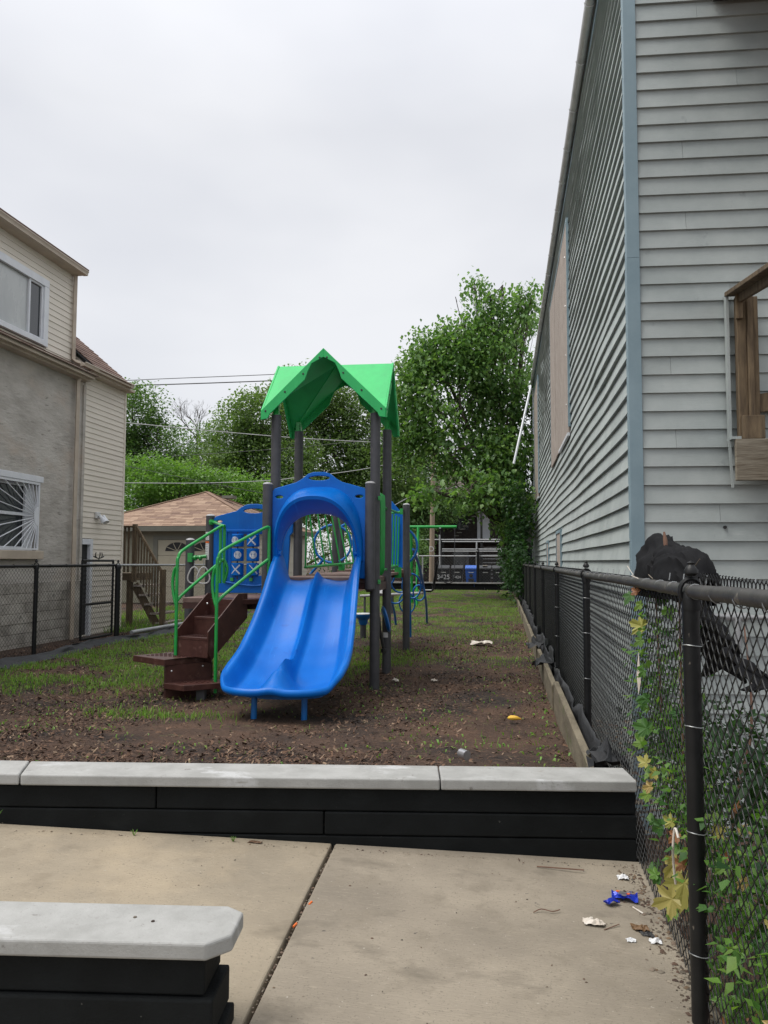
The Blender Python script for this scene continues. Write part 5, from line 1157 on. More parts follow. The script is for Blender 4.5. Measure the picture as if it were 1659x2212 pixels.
def tree(name, base, blobs, n, size, mat, label, cat='tree', group=None, droop=.5, cl=9, gap=.42, seed=1, tr=.25, nlimb=30, nsc=.9, parts=0, bare=0, shell=.45, th=None):
    t = thing(name, base, label, cat, group)
    V, F, P, info = leaves(n, blobs, size, droop, cl, gap, seed, nsc, shell)
    np_mesh('crown', V, F, M[mat], t, kind='stuff')
    r_ = random.Random(seed); b = Vector(base); top = Vector(np.mean([q[:3] for q in blobs], 0)); th = th or max(1.2, (top.z-b.z)*.55)
    fork = b.lerp(Vector((top.x,top.y,b.z+th)), 1); fork.x = b.x+(top.x-b.x)*.3; fork.y = b.y+(top.y-b.y)*.3
    m = MB(); m.tube(smooth_path([b-Vector((0,0,.3)), b.lerp(fork,.5)+Vector((r_.uniform(-.1,.1),0,0)), fork],4), [tr*1.15]+[tr*(1-.35*i/8) for i in range(8)], 10); m.build('trunk', M['bark'], t, smooth=True)
    for q in blobs:
        c = Vector(q[:3]); m = MB(); mid = fork.lerp(c,.5)+Vector((0,0,.25*(c-fork).length*.3)); k = smooth_path([fork,mid,c,c+Vector((0,0,q[5]*(.6 if q[3] > .5 else .15)))],4)
        m.tube(k, [max(.008,tr*(.55 if q[3] > .5 else .18)*(1-i/len(k))) for i in range(len(k))], 6)
        cand = [p for p in P if (abs(p[0]-q[0]) < q[3] and abs(p[1]-q[1]) < q[4] and abs(p[2]-q[2]) < q[5])]
        for p in r_.sample(cand, min(len(cand), nlimb)):
            s = k[r_.randrange(3, len(k))]; p = Vector(p); md = s.lerp(p,.5)+Vector((0,0,.12)); m.tube([s,md,p], [tr*.12,tr*.07,.004], 4, cap=False)
        m.build('limb', M['bark'], t)
    if bare:
        m = MB()
        def br(p, d, L, r, dep):
            q = p+d*L; m.tube([p, p.lerp(q,.5)+Vector((r_.uniform(-.05,.05)*L,0,r_.uniform(-.03,.03)*L)), q], [r,r*.8,r*.62], 4, cap=False)
            if dep:
                for _ in range(3 if dep > 2 else 2):
                    nd = (d+Vector((r_.uniform(-.75,.75),r_.uniform(-.5,.5),r_.uniform(-.1,.35)))).normalized(); br(q, nd, L*r_.uniform(.6,.82), r*.6, dep-1)
        br(Vector(bare), Vector((.1,0,1)), 1.25, .075, 6); m.build('bare_branches', M['bark'], t, kind='stuff')
    if parts:     # nearest leaves as single pieces
        C, D, L = info; lm = MB(); lm.add([(0,0,0),(.32,.25,.05),(.36,.62,.02),(.0,1,-.08),(-.36,.62,.02),(-.32,.25,.05),(0,.5,.0)], [(0,1,6),(1,2,6),(2,3,6),(3,4,6),(4,5,6),(5,0,6)])
        me = lm.mesh('leaf', M[mat]); order = np.argsort(np.linalg.norm(C-np.array([0,0,1.35]), axis=1)+np.random.default_rng(1).random(len(C))*2.5)[:parts]
        for i in order:
            o = link('leaf', me, t); d = Vector(D[i]); q = d.to_track_quat('Y','Z'); s = float(L[i])*1.05
            o.matrix_basis = Matrix.Translation(Vector(C[i])+Vector((r_.uniform(-.1,.1),-.05,r_.uniform(-.1,.1)))) @ q.to_matrix().to_4x4() @ Matrix.Diagonal((s,s,s,1))
    return t
mulb = [(-1.75,20.0,6.75,.75,.9,.75),(-1.0,20.3,7.0,.85,1.0,1.45),(-.1,20.6,6.9,.9,1.1,1.45),(.5,21.6,7.3,.7,1,1.2),(-2.05,19.9,5.9,.95,1.0,.95),(-1.1,20.1,5.3,1.3,1.4,1.0),(.1,20.6,5.2,.95,1.2,1.3),(-2.2,20.2,4.6,.7,1.0,.45),(-1.2,19.5,3.9,1.0,1.2,.65),
        (.05,20.6,3.7,.75,1.6,.9),(-.75,18.6,3.0,.8,1.0,.50),(-1.5,18.3,2.95,.6,.8,.33),(.25,19.6,2.6,.5,1.6,.65)]
rs = random.Random(5)
for (x_, z_) in ((-2.5,6.45),(-2.05,6.95),(-1.55,7.45),(-1.25,8.2),(-.75,8.5),(-.35,8.15),(.05,8.45),(.45,8.1),(-2.85,5.6),(-2.9,4.9),(-2.7,4.2),(.75,8.2)):
    mulb.append((x_+rs.uniform(-.05,.05), 20.2, z_, .20, .35, .42))
mulb = [(q[0]*1.45,q[1]*1.45,1.35+(q[2]-1.35)*1.45,q[3]*1.5,q[4]*1.3,q[5]*1.45) for q in mulb]
tree('mulberry_tree', (.60,32.6,0), mulb, 27000, .185, 'lf_mul', 'large leafy mulberry tree leaning over the lot beside the grey house', droop=.75, cl=8, gap=.455, seed=4, tr=.22, nlimb=14, nsc=.9, parts=300, shell=.2, th=2.6)
vines = [(.40,y,1.3+.4*math.sin(y),.26,.9,1.1) for y in (24,26,28,30)]+[(.40,33,1.8,.35,1.8,1.7),(.30,35.5,1.6,.35,1.2,1.5),(.42,27,3.2,.35,2.4,1.2),(.35,31,3.6,.5,2.4,1.6)]
tree('climbing_vine', (.45,26,0), vines, 12000, .13, 'lf_dark', 'dark green vine thicket smothering the far end of the right fence', 'vine', cl=9, gap=.30, seed=8, tr=.05, nlimb=3, nsc=1.2, shell=.3, th=.8)
far_g = 'background trees beyond the alley'
tree('honey_locust_tree', (-21,44,0), [(-22.6,44,10.0,2.2,2.2,2.3),(-21.0,44,8.0,2.2,2,2.0),(-23.5,43,7.5,2.2,2,2.2),(-20.3,43,6.2,1.8,2,1.4)], 26000, .19, 'lf_a', 'tall dark green tree rising behind the beige house roof', group=far_g, seed=11, tr=.3, gap=0.31, nlimb=7, nsc=.8, droop=.3)
tree('sparse_tree', (-20.4,49,0), [(-20.5,49,9.0,2.6,2,1.6),(-19.0,48,7.6,2.4,2,1.8),(-21.5,49,7.2,2,2,1.6)], 8500, .17, 'lf_a', 'thin crowned tree with bare dead top branches against the sky', group=far_g, seed=12, tr=.22, gap=.50, nsc=.9, bare=(-20.6,49,8.2), nlimb=22)
tree('bright_green_tree', (-16.5,35,0), [(-16.9,34,4.9,1.8,1.8,1.4),(-15.2,34.5,4.6,1.6,1.8,1.35),(-13.4,35,4.4,1.7,1.8,1.3),(-17.6,32,3.6,1.4,1.3,1.1),(-12.0,36,4.0,1.5,1.6,1.2)], 26000, .15, 'lf_b', 'low bright green tree bank directly above the garage roof', group=far_g, seed=13, tr=.2, gap=0.31, nlimb=7, nsc=1.0)
tree('spreading_tree', (-14,42,0), [(-15.3,42,8.3,1.9,2,1.9),(-13.6,42,9.3,2.0,2,2.1),(-12.8,42,6.9,2.6,2,1.9),(-15.8,41,6.2,1.9,2,1.5),(-12.0,41,5.0,2.6,2,1.4)], 34000, .18, 'lf_c', 'broad mid green tree left of the green playground roof', group=far_g, seed=14, tr=.3, gap=0.28, nlimb=7, nsc=.85)
tree('dense_tree', (-9,47,0), [(-12.0,46,11.3,2.4,2,2.1),(-10.0,47,10.3,2.4,2,2.2),(-8.2,47,9.2,2.2,2,2.1),(-10.8,46,7.5,2.8,2,2.2),(-7.4,46,6.6,2.2,2,1.9),(-10,46,4.8,3.4,2,1.8)], 42000, .20, 'lf_c', 'tallest dense green tree behind the playground tower', group=far_g, seed=15, tr=.35, gap=0.27, nlimb=7, nsc=.8)
tree('shade_tree', (-5.5,50,0), [(-6.0,50,6.9,2.3,2,1.8),(-4.6,50,5.2,2,2,1.5),(-7.6,49,4.7,2.2,2,1.8),(-6.0,48,3.0,1.5,1.6,1.3)], 24000, .19, 'lf_a', 'darker green tree between the tower and the mulberry', group=far_g, seed=16, tr=.25, gap=0.33, nlimb=7, nsc=.9)
tree('boundary_shrub', (-9,33,0), [(-9.5,33,1.8,1.6,1.5,1.3),(-11.5,34,2.6,1.8,1.5,1.5),(-7.2,34,1.8,1.3,1.3,1.2),(-5.3,43,2.0,1.2,1.2,1.5)], 9000, .12, 'lf_a', 'dark shrubs behind the tower and garage side wall', 'shrub', seed=17, tr=.1, gap=.3, nsc=1.0, nlimb=6)

# ================================================================ VINE ON THE NEAR FENCE
def maple_mesh(name, mat, sharp=1.0, fold=.12):
    pts = []
    tips = [(-118,.62),(-62,.92),(0,1.15),(62,.92),(118,.62)]; A = []
    for i, (a_, r_) in enumerate(tips):
        A += [(a_-21,r_*.66),(a_-15,r_*.78),(a_-9,r_*.76),(a_,r_),(a_+9,r_*.76),(a_+15,r_*.78),(a_+21,r_*.66)]
        if i < 4: A.append(((a_+tips[i+1][0])/2, .50/sharp**.6))
    A = [(-158,.34)]+A+[(158,.34),(180,.10)]
    V = [(0,.30,0)]
    for a_, r_ in A:
        x, y = r_*math.sin(R(a_)), r_*math.cos(R(a_))+.30; V.append((x, y, .28*abs(x)-fold*2.2*(x*x+.35*y*y)+.07*math.sin(a_*.09)))
    n = len(A); F = [(0,1+i,1+(i+1)%n) for i in range(n)]
    V += [(-.012,.2,.0),(.012,.2,.0),(.0,-.75,-.18)]; F.append((n+1,n+2,n+3))
    return MB().add(V, F).mesh(name, M[mat])
mg, my, mrd = maple_mesh('leaf','maplegreen'), maple_mesh('leaf','mapleyellow',1.3), maple_mesh('leaf','maplered',1.4)
vn_ = thing('maple_vine', (.66,2.9,0), 'young maple and vine growth with green and yellow leaves tangled in the near fence', 'plant')
m = MB()
stems = [[(.72,3.1,-1.03),(.66,3.05,.4),(.64,3.0,.8),(.66,3.1,1.22)],[(.78,2.8,-1.03),(.76,2.85,.35),(.88,3.0,.75),(.95,3.3,1.1)],[(.70,2.5,-1.03),(.68,2.5,.25),(.65,2.6,.55)],[(.95,3.0,-1.03),(.90,2.75,.4),(.80,2.6,.72)],[(.70,3.35,-1.03),(.63,3.3,.6),(.62,3.35,1.25)],[(.85,2.3,-1.03),(.8,2.2,.3),(.72,2.3,.5)]]
for s_ in stems:
    m = MB(); k = smooth_path(s_, 6); m.tube(k, [.009*(1-.7*i/len(k)) for i in range(len(k))], 6); m.build('stem', M['stemred'], vn_, smooth=True)
def put_leaf(me, p, size, face=None, roll=None, tilt=None, lab=None):
    o = link('leaf', me, vn_); f = Vector(face) if face else Vector((random.uniform(-1,.2), random.uniform(-1,.1), random.uniform(.1,.9)))
    q = f.normalized().to_track_quat('Z','Y').to_matrix().to_4x4(); s = size
    o.matrix_basis = Matrix.Translation(p) @ q @ Matrix.Rotation(roll if roll is not None else random.uniform(0,6.28), 4, 'Z') @ Matrix.Diagonal((s*random.uniform(.75,1.05),s,s*random.uniform(.6,1.8),1)); return o
for (p, s, me, r_) in [((.535,2.73,.37),.066,my,2.6),((.53,2.70,.33),.088,my,3.0),((.525,2.66,.31),.070,my,2.1),((.535,3.08,.58),.052,my,1.2),((.535,2.95,.60),.05,my,2.4),((.535,3.04,.50),.056,my,1.9),((.54,2.80,.44),.046,my,1.4),((.54,3.30,1.06),.062,my,1.3),((.54,3.28,1.03),.05,mg,2.3),
        ((.54,3.42,1.20),.05,mg,2.8),((.54,3.40,1.17),.055,mg,2.4),((.54,3.36,1.23),.045,mrd,1),((.54,3.24,.92),.05,mg,2.5),((.54,3.18,.82),.05,mg,1.8),((.54,3.3,.78),.045,mg,2.9),((.53,3.22,.71),.06,mg,1.5),((.53,3.25,.67),.055,mg,1.2),((.53,3.26,.63),.06,mg,1.0),((.53,3.1,.46),.045,mg,2),((.53,2.9,.40),.05,mg,2.2),((.53,2.62,.47),.05,mrd,2.5),((.53,2.55,.42),.05,mrd,1.5),
        ((.53,3.0,.23),.05,mg,2.4),((.53,2.95,.19),.045,mg,1.4),((.52,2.72,.20),.05,mg,2.8)]:
    p = (p[0]+random.uniform(0,.05), p[1]+random.uniform(-.06,.06), p[2]+random.uniform(-.03,.03)); s *= random.uniform(.62,.95) if s < .058 else 1.0
    put_leaf(me, p, s, (random.uniform(-.9,-.5),random.uniform(-1,-.6),random.uniform(.2,.6)), r_)
for i in range(268):
    t = random.random(); y = random.uniform(1.6,3.45) if random.random() < .6 else random.uniform(1.65,2.6); h = random.random()**1.1*(1.22 if y > 2.75 else .60)
    if y > 2.75 and random.random() < .25: h = random.uniform(.6,1.22)
    x = .59+random.random()**1.6*(.32 if h < .7 else .12); u = random.random()
    me = mg if u < .93 else (my if u < .97 else mrd)
    put_leaf(me, (x,y,h+.02), random.uniform(.020,.044)*(1.0 if h > .4 else 1.2))
V, F, P_, _ = leaves(2600, [(.90,3.2,.4,.22,1.0,.35),(.85,2.3,.4,.2,.7,.3),(.9,4.6,.35,.2,1,.3),(.8,2.6,.7,.12,.9,.2)], .05, .3, 6, .25, 30, 3, .1); np_mesh('undergrowth', V, F, M['lf_dark'], vn_, kind='stuff')
V, F, P_, _ = leaves(2600, [(.64,2.9,.55,.05,.6,.3),(.63,3.35,.85,.05,.30,.35),(.66,3.2,.60,.06,.35,.3),(.66,2.3,.45,.06,.5,.2),(.67,2.2,.28,.06,.55,.30),(.66,2.0,.25,.05,.4,.28)], .036, .5, 5, .22, 31, 4, .1); np_mesh('small_leaves', V, F, M['maplegreen'], vn_, kind='stuff')
# ---- black cloth hanging over the fence
def fold3(y, z, k):
    q = float(vn(y*k+1.7, z*k*1.6+3, 2)); w2 = float(vn(y*k*2.1+q*2.5, z*k*2.3+q*3.0, 6)); return 1-abs(2*w2-1)*1.3
bc_ = MB(); V = []; F = []; nu, nv = 64, 48
for i in range(nu):
    u = i/(nu-1); yy = 3.78-.94*u
    env = max(0., 1-abs(2*u-.92)**2.6); hz = .045+.19*env**.8*(.85+.25*math.sin(u*6.0+.9)); dx = .035+.075*env**.5
    for j in range(nv):
        a_ = math.pi*(j/(nv-1))*1.12-.10
        x = .69-dx*.8*math.cos(a_); z = 1.245+hz*max(-.4,math.sin(a_)); f_ = fold3(yy*1.1+a_*.30, a_*.35, 2.3)*.034+fold3(yy*1.6-a_*.5, a_*.5, 3.0)*.014
        V.append((max(.585,x-math.cos(a_)*f_), yy+.02*f_/.03+.03*math.sin(a_*2+u*9), z+math.sin(a_)*f_*.9-.02))
for i in range(nu-1):
    for j in range(nv-1): F.append((i*nv+j,(i+1)*nv+j,(i+1)*nv+j+1,i*nv+j+1))
bc_.add(V,F); cl_ = bc_.build('black_cloth', M['cloth'], smooth=True); so_ = cl_.modifiers.new('s','SOLIDIFY'); so_.thickness = .003
bh = MB(); V = []; F = []; nu, nv = 40, 30
for i in range(nu):
    u = i/(nu-1); yy = 3.12-.68*u; zt = 1.31-.34*u**1.35; zb_ = .955-.04*math.sin(u*15)+.06*u
    for j in range(nv):
        v = j/(nv-1); z = zt+(zb_-zt)*v; V.append((.70+.06*v+.022*math.sin(u*22+v*2)+.012*math.sin(u*47+v*5)+(float(vn(u*8,v*6,3))-.5)*.05, yy-.05*v*u+.02*math.sin(v*7+u*5), z))
for i in range(nu-1):
    for j in range(nv-1): F.append((i*nv+j,(i+1)*nv+j,(i+1)*nv+j+1,i*nv+j+1))
bh.add(V,F); hg = bh.build('hanging_end', M['cloth'], cl_, smooth=True); so_ = hg.modifiers.new('s','SOLIDIFY'); so_.thickness = .003
tag(cl_, 'crumpled black cloth draped over the fence top rail in front of the grey house', 'cloth')
m = MB(); m.tube([(.66,3.32,1.38),(.658,3.325,1.44),(.655,3.33,1.475)], [.007,.009,.004], 8); tag(m.build('broken_stick', M['stemred'], smooth=True), 'short brown stick end poking out above the black cloth', 'stick')
for k, (p, q) in enumerate((((.535,3.42,1.292),(.54,3.27,1.282)),((.56,3.16,1.30),(.565,3.10,1.285)),((.60,3.95,1.33),(.62,3.88,1.28)),((.62,2.6,1.36),(.60,2.66,1.31)))):
    m = MB(); m.tube([p,q], .0018, 5); tag(m.build('dry_twig', M['debris' if k % 2 else 'paper']), ['pale straw lying along the rail before the cloth','thin brown twig by the cloth','dry twig left of the cloth','little twig right of the cloth'][k], 'twig')
m = MB(); m.tube(smooth_path([(.525,2.60,.34),(.515,2.58,.44),(.52,2.57,.52),(.525,2.545,.50)],4), .004, 6); tag(m.build('dry_twig', M['paper']), 'curved pale dead stem hooked on the near fence post', 'twig')
m = MB(); V = [(.55,3.36,z+.0) for z in (.95,.9,.85,.8)]; m.add([(.545,3.33,.98),(.55,3.37,.97),(.54,3.36,.88),(.55,3.32,.86),(.545,3.35,.80),(.55,3.38,.82)], [(0,1,2),(0,2,3),(2,3,4),(2,4,5)]); tag(m.build('plastic_shred', M['paper']), 'white torn plastic shred caught in the fence mesh', 'litter')

# ================================================================ GROUND COVER
def scatter(name, n, fn, mat, lab, hmin, hmax, wmul, lean, area, kind='stuff', broad=False, seed=5):
    r_ = np.random.default_rng(seed); x0,x1,y0,y1 = area; X = x0+(x1-x0)*r_.random(n*4); u_ = r_.random(n*4); Y = y0+(y1-y0)*u_**1.35
    k = r_.random(n*4) < fn(X, Y); X, Y = X[k][:n], Y[k][:n]; N = len(X); Z = gz(X, Y)
    a = r_.random(N)*2*math.pi; L = hmin+(hmax-hmin)*r_.random(N)**1.6; ln = lean*(.3+r_.random(N)); cx, sy = np.cos(a), np.sin(a); W = L*wmul
    a2 = r_.random(N)*2*math.pi; px, py = np.cos(a2)*W, np.sin(a2)*W
    b0 = np.stack([X-px/2,Y-py/2,Z-.003],1); b1 = np.stack([X+px/2,Y+py/2,Z-.003],1)
    mid = np.stack([X+cx*L*ln*.35,Y+sy*L*ln*.35,Z+L*.62],1); m0 = mid-np.stack([px,py,px*0],1)*.40*(2.2 if broad else 1); m1 = mid+np.stack([px,py,px*0],1)*.40*(2.2 if broad else 1)
    tip = np.stack([X+cx*L*ln,Y+sy*L*ln,Z+L*(.98-.45*ln)],1)
    V = np.stack([b0,b1,m1,m0,tip],1).reshape(-1,3); I_ = np.arange(N)[:,None]*5; F = np.concatenate([I_+[0,1,2],I_+[0,2,3],I_+[3,2,4]],0)
    return tag(np_mesh(name, V, F, M[mat], kind=kind), lab)
def gd(X, Y):
    n = fbm(X*.55+3, Y*.55+8); n2 = fbm(X*2.1+1, Y*2.1)
    d = np.clip((n-.50)*5,0,1)*.5
    left = np.clip((-2.7-X)/1.0,0,1)*np.clip((Y-6.9)/.9,0,1); d = np.maximum(d*np.clip((Y-9)/2,0.02,1), left*np.clip((n2-.33)*4,0,1))
    patch = np.exp(-(((X+3.05)/.55)**2+((Y-6.35)/.22)**2)); d = np.maximum(d, patch*1.1*np.clip((n2-.3)*4,0,1))
    mid = np.exp(-((Y-10.3)/1.6)**2)*np.clip((-.9-X)/.5,0,1)*np.clip((n2-.35)*4,0,1); d = np.maximum(d, mid)
    far = np.clip((Y-12)/5,0,1)*np.clip((n2-.42)*4,0,1)*.8; d = np.maximum(d, far)
    back = np.clip((Y-8.6)/1.5,0,1)*np.clip((n2-.52)*5,0,1)*.35; d = np.maximum(d, back)
    return np.clip(d, .004, 1)*np.where((X < .38) & (X > -6.3), 1, 0)
scatter('grass', 120000, gd, 'grass', 'short green grass growing in patches over the mulch', .022, .075, .11, .8, (-6.3,.4,5.6,36))
scatter('grass', 9000, lambda X,Y: np.ones_like(X)*.6, 'grass', 'longer grass in the neighbour yard behind the left fence', .05,.16,.07,.6,(-9.5,-6.6,13.6,22.5), seed=9)
def wd(X, Y):
    n = fbm(X*1.6+30, Y*1.6+8); return np.clip((n-.47)*5,0.02,1)*np.where((X < .40) & (X > -6.2),1,0)*np.where(Y < 5.2, .4, 1)
scatter('weeds', 4200, wd, 'weed', 'small bright seedlings sprinkled across the mulch', .012, .034, .28, 1.1, (-6.2,.42,4.1,24), broad=True, seed=6)
scatter('weeds', 150, lambda X,Y: np.clip((X-.1)/.2,0,1), 'weed', 'leafy seedlings along the timber edging', .015, .042, .28, 1.1, (.05,.42,4.3,15), broad=True, seed=16)
# mulch chips
N = 130000; r_ = np.random.default_rng(21)
X = -7+7.45*r_.random(N*2); Y = 4.0+15*r_.random(N*2)**1.7
k = r_.random(N*2) < np.clip((fbm(X*.9,Y*.9)-.30)*3.4,.10,1)*np.where(X < -3.3, 1, .75); X, Y = X[k][:N], Y[k][:N]
Y = np.maximum(Y, 3.90+.127*(X+.0)); N = len(X); Z = gz(X,Y)
a = r_.random(N)*6.283; L = .007+.030*r_.random(N)**2.4; W = L*(.22+.3*r_.random(N)); t = r_.normal(size=N)*.38; c, s = np.cos(a), np.sin(a)
dx, dy, dz = c*L, s*L, np.sin(t)*L; ex, ey, ez = -s*W, c*W, r_.normal(size=N)*W*.5; Z = Z+np.abs(dz)*.6+.003
P = lambda i, j: np.stack([X+i*dx+j*ex, Y+i*dy+j*ey, Z+i*dz+j*ez],1)
V = np.stack([P(-.5,-.5),P(.5,-.35),P(.55,.5),P(-.45,.4)],1).reshape(-1,3); F = np.arange(N)[:,None]*4+np.array([[0,1,2,3]])
tag(np_mesh('mulch_chips', V, F, M['chip'], kind='stuff'), 'loose brown wood chips over the lot floor')
# crumbs on pavement and along the fence foot
def crumbs(name, n, fn, mat, lab, zf, smin, smax, seed):
    r_ = np.random.default_rng(seed); P_ = fn(r_, n); N = len(P_); X, Y = P_[:,0], P_[:,1]; Z = zf(X, Y)
    a = r_.random(N)*6.283; L = smin+(smax-smin)*r_.random(N)**3; W = L*(.3+.5*r_.random(N)); c, s = np.cos(a), np.sin(a); h = L*.35
    P = lambda i, j, k: np.stack([X+i*c*L-j*s*W, Y+i*s*L+j*c*W, Z+k*h],1)
    V = np.stack([P(-.5,-.5,0),P(.5,-.4,.1),P(.4,.5,0),P(-.5,.4,.2),P(0,0,1)],1).reshape(-1,3); I_ = np.arange(N)[:,None]*5
    F = np.concatenate([I_+[0,1,4],I_+[1,2,4],I_+[2,3,4],I_+[3,0,4]],0); tag(np_mesh(name, V, F, M[mat], kind='stuff'), lab)
zs = lambda X, Y: -.045*(X-.6)+.001
crumbs('grit', 300, lambda r, n: np.stack([-2.6+3.2*r.random(n), 1.9+1.75*r.random(n)],1), 'debris', 'tiny dark grit scattered over the pavement', zs, .002, .011, 41)
crumbs('leaf_litter', 900, lambda r, n: (lambda y: np.stack([.60-np.abs(r.normal(size=n))*.045-.03*(y > 3.2), y],1))(1.8+1.85*r.random(n)), 'debris', 'dry litter gathered along the foot of the near fence', zs, .004, .024, 42)
crumbs('leaf_litter', 260, lambda r, n: (lambda x: np.stack([x, 3.64+.127*(x-.58)-np.abs(r.normal(size=n))*.02],1))(-2.6+3.15*r.random(n)**.6), 'debris', 'dirt line where the wall meets the pavement', zs, .003, .012, 43)
crumbs('leaf_litter', 1500, lambda r, n: np.stack([.62+.5*r.random(n), 1.4+5.5*r.random(n)],1), 'debris', 'dead leaves on the soil strip behind the fence', lambda X, Y: X*0-.008, .01, .05, 44)
jn = np.random.default_rng(45)
crumbs('leaf_litter', 160, lambda r, n: (lambda y: np.stack([-.78+(y-3.6)*(-.0393)+r.normal(size=n)*.004, y],1))(2.2+1.4*r.random(n)), 'debris', 'crumbs caught in the pavement joint', lambda X, Y: zs(X,Y)-.012, .004, .014, 46)

# ================================================================ SMALL THINGS
def blob_sheet(name, mat, x, y, z, sx, sy, h, lab, cat, seed, rz=0, n=9, sol=.001):
    V = []; F = []; c, s = math.cos(rz), math.sin(rz)
    for i in range(n):
        for j in range(n):
            u, v = i/(n-1)-.5, j/(n-1)-.5; k = 1+.5*(float(vn(math.atan2(v,u)*1.6+seed,seed,1))-.5)
            px, py = u*sx*k, v*sy*k; V.append((x+px*c-py*s, y+px*s+py*c, z+.002+h*float(vn(i*.8+seed,j*.8,seed))*(1-1.2*(u*u+v*v))))
    for i in range(n-1):
        for j in range(n-1): F.append((i*n+j,(i+1)*n+j,(i+1)*n+j+1,i*n+j+1))
    o = MB().add(V,F).build(name, M[mat], smooth=False); m = o.modifiers.new('s','SOLIDIFY'); m.thickness = sol; return tag(o, lab, cat)
m = MB(); pts = [(.02,6.60,.045),(.05,6.585,.052),(.09,6.585,.05),(.13,6.60,.04)]; m.tube(smooth_path(pts,4), [.006,.012,.016,.018,.019,.019,.019,.018,.017,.014,.010,.007,.004], 8); tag(m.build('banana', M['yellow'], smooth=True), 'yellow banana lying on the dark mulch right of the slide', 'fruit')
blob_sheet('crumpled_paper','paper',-.37,12.5,.02,.34,.16,.09,'pale crumpled paper on the grass far behind the tower','litter',3)
blob_sheet('crumpled_paper','paper',-.79,8.74,.0,.07,.05,.04,'small white scrap on bare mulch between tower and fence','litter',4)
blob_sheet('crumpled_paper','paper',-1.22,8.62,.0,.08,.06,.05,'white wad at the foot of the tall tower post','litter',5)
m = MB(); m.tube([(-.235,4.16,.335),(-.20,4.12,.335)], .026, 12); tag(m.build('drink_can', M['foil'], smooth=True), 'silver can peeking from behind the cap stones', 'can')
w1 = thing('candy_wrapper', (.46,3.26,sz(.46)), 'shiny royal blue candy wrapper on the pavement near the fence', 'litter')
def wrapper(parent, x, y, sx, sy, rz, nm, seed):
    z = sz(x)+.004; V = []; F = []; n = 10; c, s = math.cos(rz), math.sin(rz)
    for i in range(n):
        for j in range(n):
            u, v = i/(n-1)-.5, j/(n-1)-.5; px, py = u*sx, v*sy*(1+.12*u); V.append((x+px*c-py*s, y+px*s+py*c, z+.026*float(vn(i*.5+seed,j*.5,seed))*(1-abs(u)*1.2)+(.012 if i in (0,n-1) and j % 2 else 0)))
    for i in range(n-1):
        for j in range(n-1): F.append((i*n+j,(i+1)*n+j,(i+1)*n+j+1,i*n+j+1))
    return MB().add(V,F).build(nm, M['wrapper'], parent)
ww = wrapper(w1,.465,3.27,.10,.062,-.12,'wrapper_sheet',2); wrapper(w1,.405,3.205,.055,.035,.6,'torn_end',5)
for (x,y,sx_,mt) in ((.455,3.262,.034,'foil'),(.44,3.274,.016,'orange'),(.478,3.258,.014,'orange'),(.49,3.282,.012,'foil'),(.46,3.245,.02,'foil')):
    m = MB(); m.prism([(x+sx_/2*math.cos(t), y+sx_/3.2*math.sin(t)) for t in np.linspace(0,2*math.pi,9)[:-1]], sz(x)+.026, sz(x)+.030); m.build('print_patch', M[mt], w1)
m = MB(); m.tube([(.485,3.20,sz(.5)+.004),(.515,3.15,sz(.5)+.004)], .003, 6); tag(m.build('lolly_stick', M['paper']), 'short white stick beside the blue wrapper', 'litter')
blob_sheet('crumpled_tissue','paper',.315,3.02,sz(.32),.075,.045,.028,'cream crumpled tissue left of the blue wrapper','litter',7)
blob_sheet('crumpled_tissue','sticker',.435,2.92,sz(.44),.035,.022,.012,'small white flattened scrap below the wrapper','litter',8)
blob_sheet('crumpled_tissue','sticker',.49,3.48,sz(.49),.045,.04,.02,'white scrap by the wall corner and the fence','litter',9)
blob_sheet('crumpled_tissue','sticker',.52,2.93,sz(.52),.04,.03,.02,'dirty white wad against the near fence mesh','litter',10)
blob_sheet('dry_leaf','brownleaf',.485,3.02,sz(.48),.06,.05,.02,'curled brown leaf by the fence foot','leaf',11)
blob_sheet('dry_leaf','brownleaf',-1.12,3.43,sz(-1.1),.06,.022,.012,'reddish dry leaf lying along the wall base','leaf',12)
blob_sheet('bottle_cap','ink',.50,2.985,sz(.5),.045,.04,.01,'dark flattened cap in the leaf litter','litter',13)
m = MB(); m.tube(smooth_path([(.10,3.05,sz(.1)+.004),(.13,3.07,sz(.1)+.01),(.17,3.065,sz(.1)+.006),(.20,3.085,sz(.1)+.006)],3), .002, 5); tag(m.build('dry_twig', M['stemred']), 'thin bent twig on open pavement', 'twig')
m = MB(); m.tube([(.13,3.50,sz(.1)+.004),(.33,3.49,sz(.1)+.005)], .0028, 5); tag(m.build('dry_twig', M['stemred']), 'straight dark twig parallel to the wall base', 'twig')
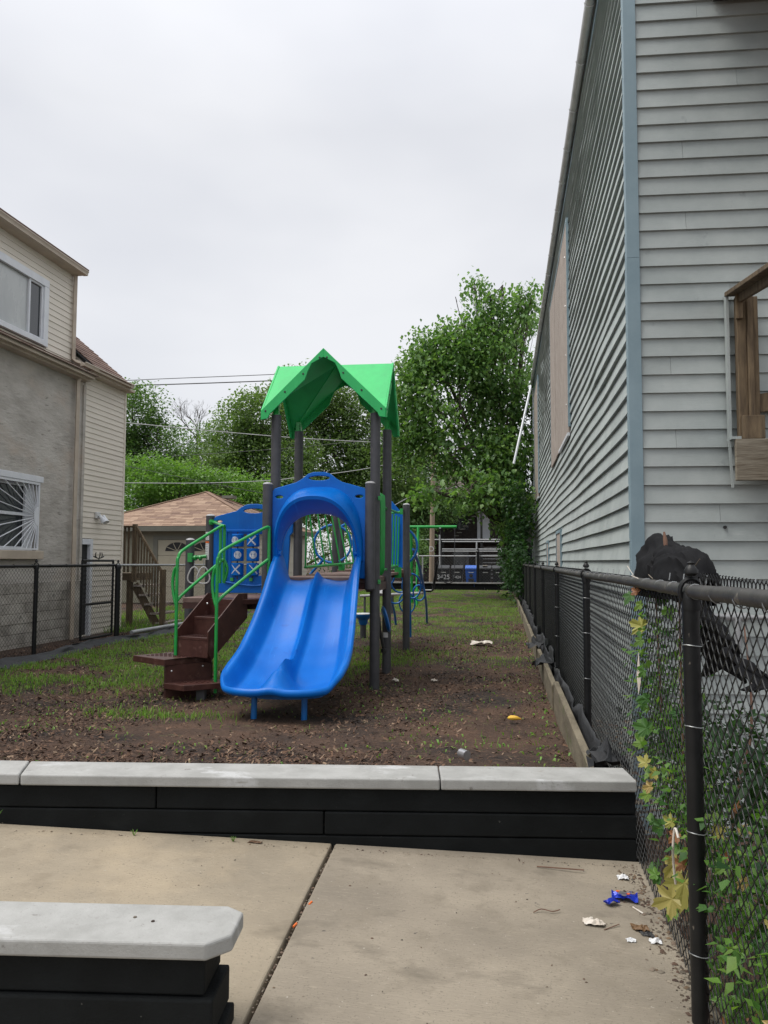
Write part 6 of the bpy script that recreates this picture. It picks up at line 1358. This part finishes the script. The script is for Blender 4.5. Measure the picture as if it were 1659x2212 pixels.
m = MB(); m.tube([(.35,2.98,sz(.4)+.004),(.41,3.03,sz(.4)+.006)], .0018, 5); tag(m.build('dry_twig', M['stemred']), 'fine twig below the tissue', 'twig')
for (x,y,l_) in ((-.735,2.90,'cigarette stub in the pavement joint, upper one'),(-.745,2.72,'cigarette stub in the pavement joint, lower one')):
    m = MB(); m.tube([(x,y,sz(x)+.0),(x+.006,y+.022,sz(x)+.002)], .004, 6); tag(m.build('cigarette_stub', M['orange']), l_, 'litter')
random.seed(99)
for i, (x, y, d) in enumerate(((-1.02,2.07,0),(-.96,2.055,0))): 
    m = MB(); m.lathe([(.0055,0),(.0045,.002),(0,.0025)], (x,y,.3605), 8); tag(m.build('pebble', M['debris']), ['small grey pebble on the nearest cap stone','reddish pebble on the nearest cap stone, right of the grey one','dark speck near the front edge of the nearest cap','tiny dark pebble toward the left of the nearest cap'][i], 'pebble')
def sprig(x, y, z, n, s, lab):
    m = MB()
    for i in range(n):
        a_ = i*2.4; q = Vector((x,y,z)); d = Vector((math.cos(a_)*.5,math.sin(a_)*.5,.9)); m.tube([q,q+d*s*.6,q+d*s+Vector((0,0,-.2*s))], [.0016,.0014,.0004], 4)
    o = m.build('grass_tuft', M['weed']); tag(o, lab, 'weed')
sprig(-2.33,3.29,sz(-2.33),7,.09,'thin grass tuft sprouting at the wall base far left')
sprig(-1.67,3.36,sz(-1.67),5,.035,'tiny sprout in the crack by the wall, second from left')
sprig(-1.22,3.415,sz(-1.22),7,.03,'green seedling at the wall base near the middle')
# big weed by left fence
m = MB()
for i in range(14):
    a_ = i*.9; m.add([(-6.15,7.9,-.02),(-6.15+.10*math.cos(a_)-.03*math.sin(a_),7.9+.1*math.sin(a_)+.03*math.cos(a_),.14),(-6.15+.2*math.cos(a_),7.9+.2*math.sin(a_),.12+.05*(i%3)),(-6.15+.10*math.cos(a_)+.03*math.sin(a_),7.9+.1*math.sin(a_)-.03*math.cos(a_),.14)], [(0,1,2,3)])
tag(m.build('broadleaf_weed', M['weed']), 'broad leaved weed at the left picture edge by the fence', 'weed')
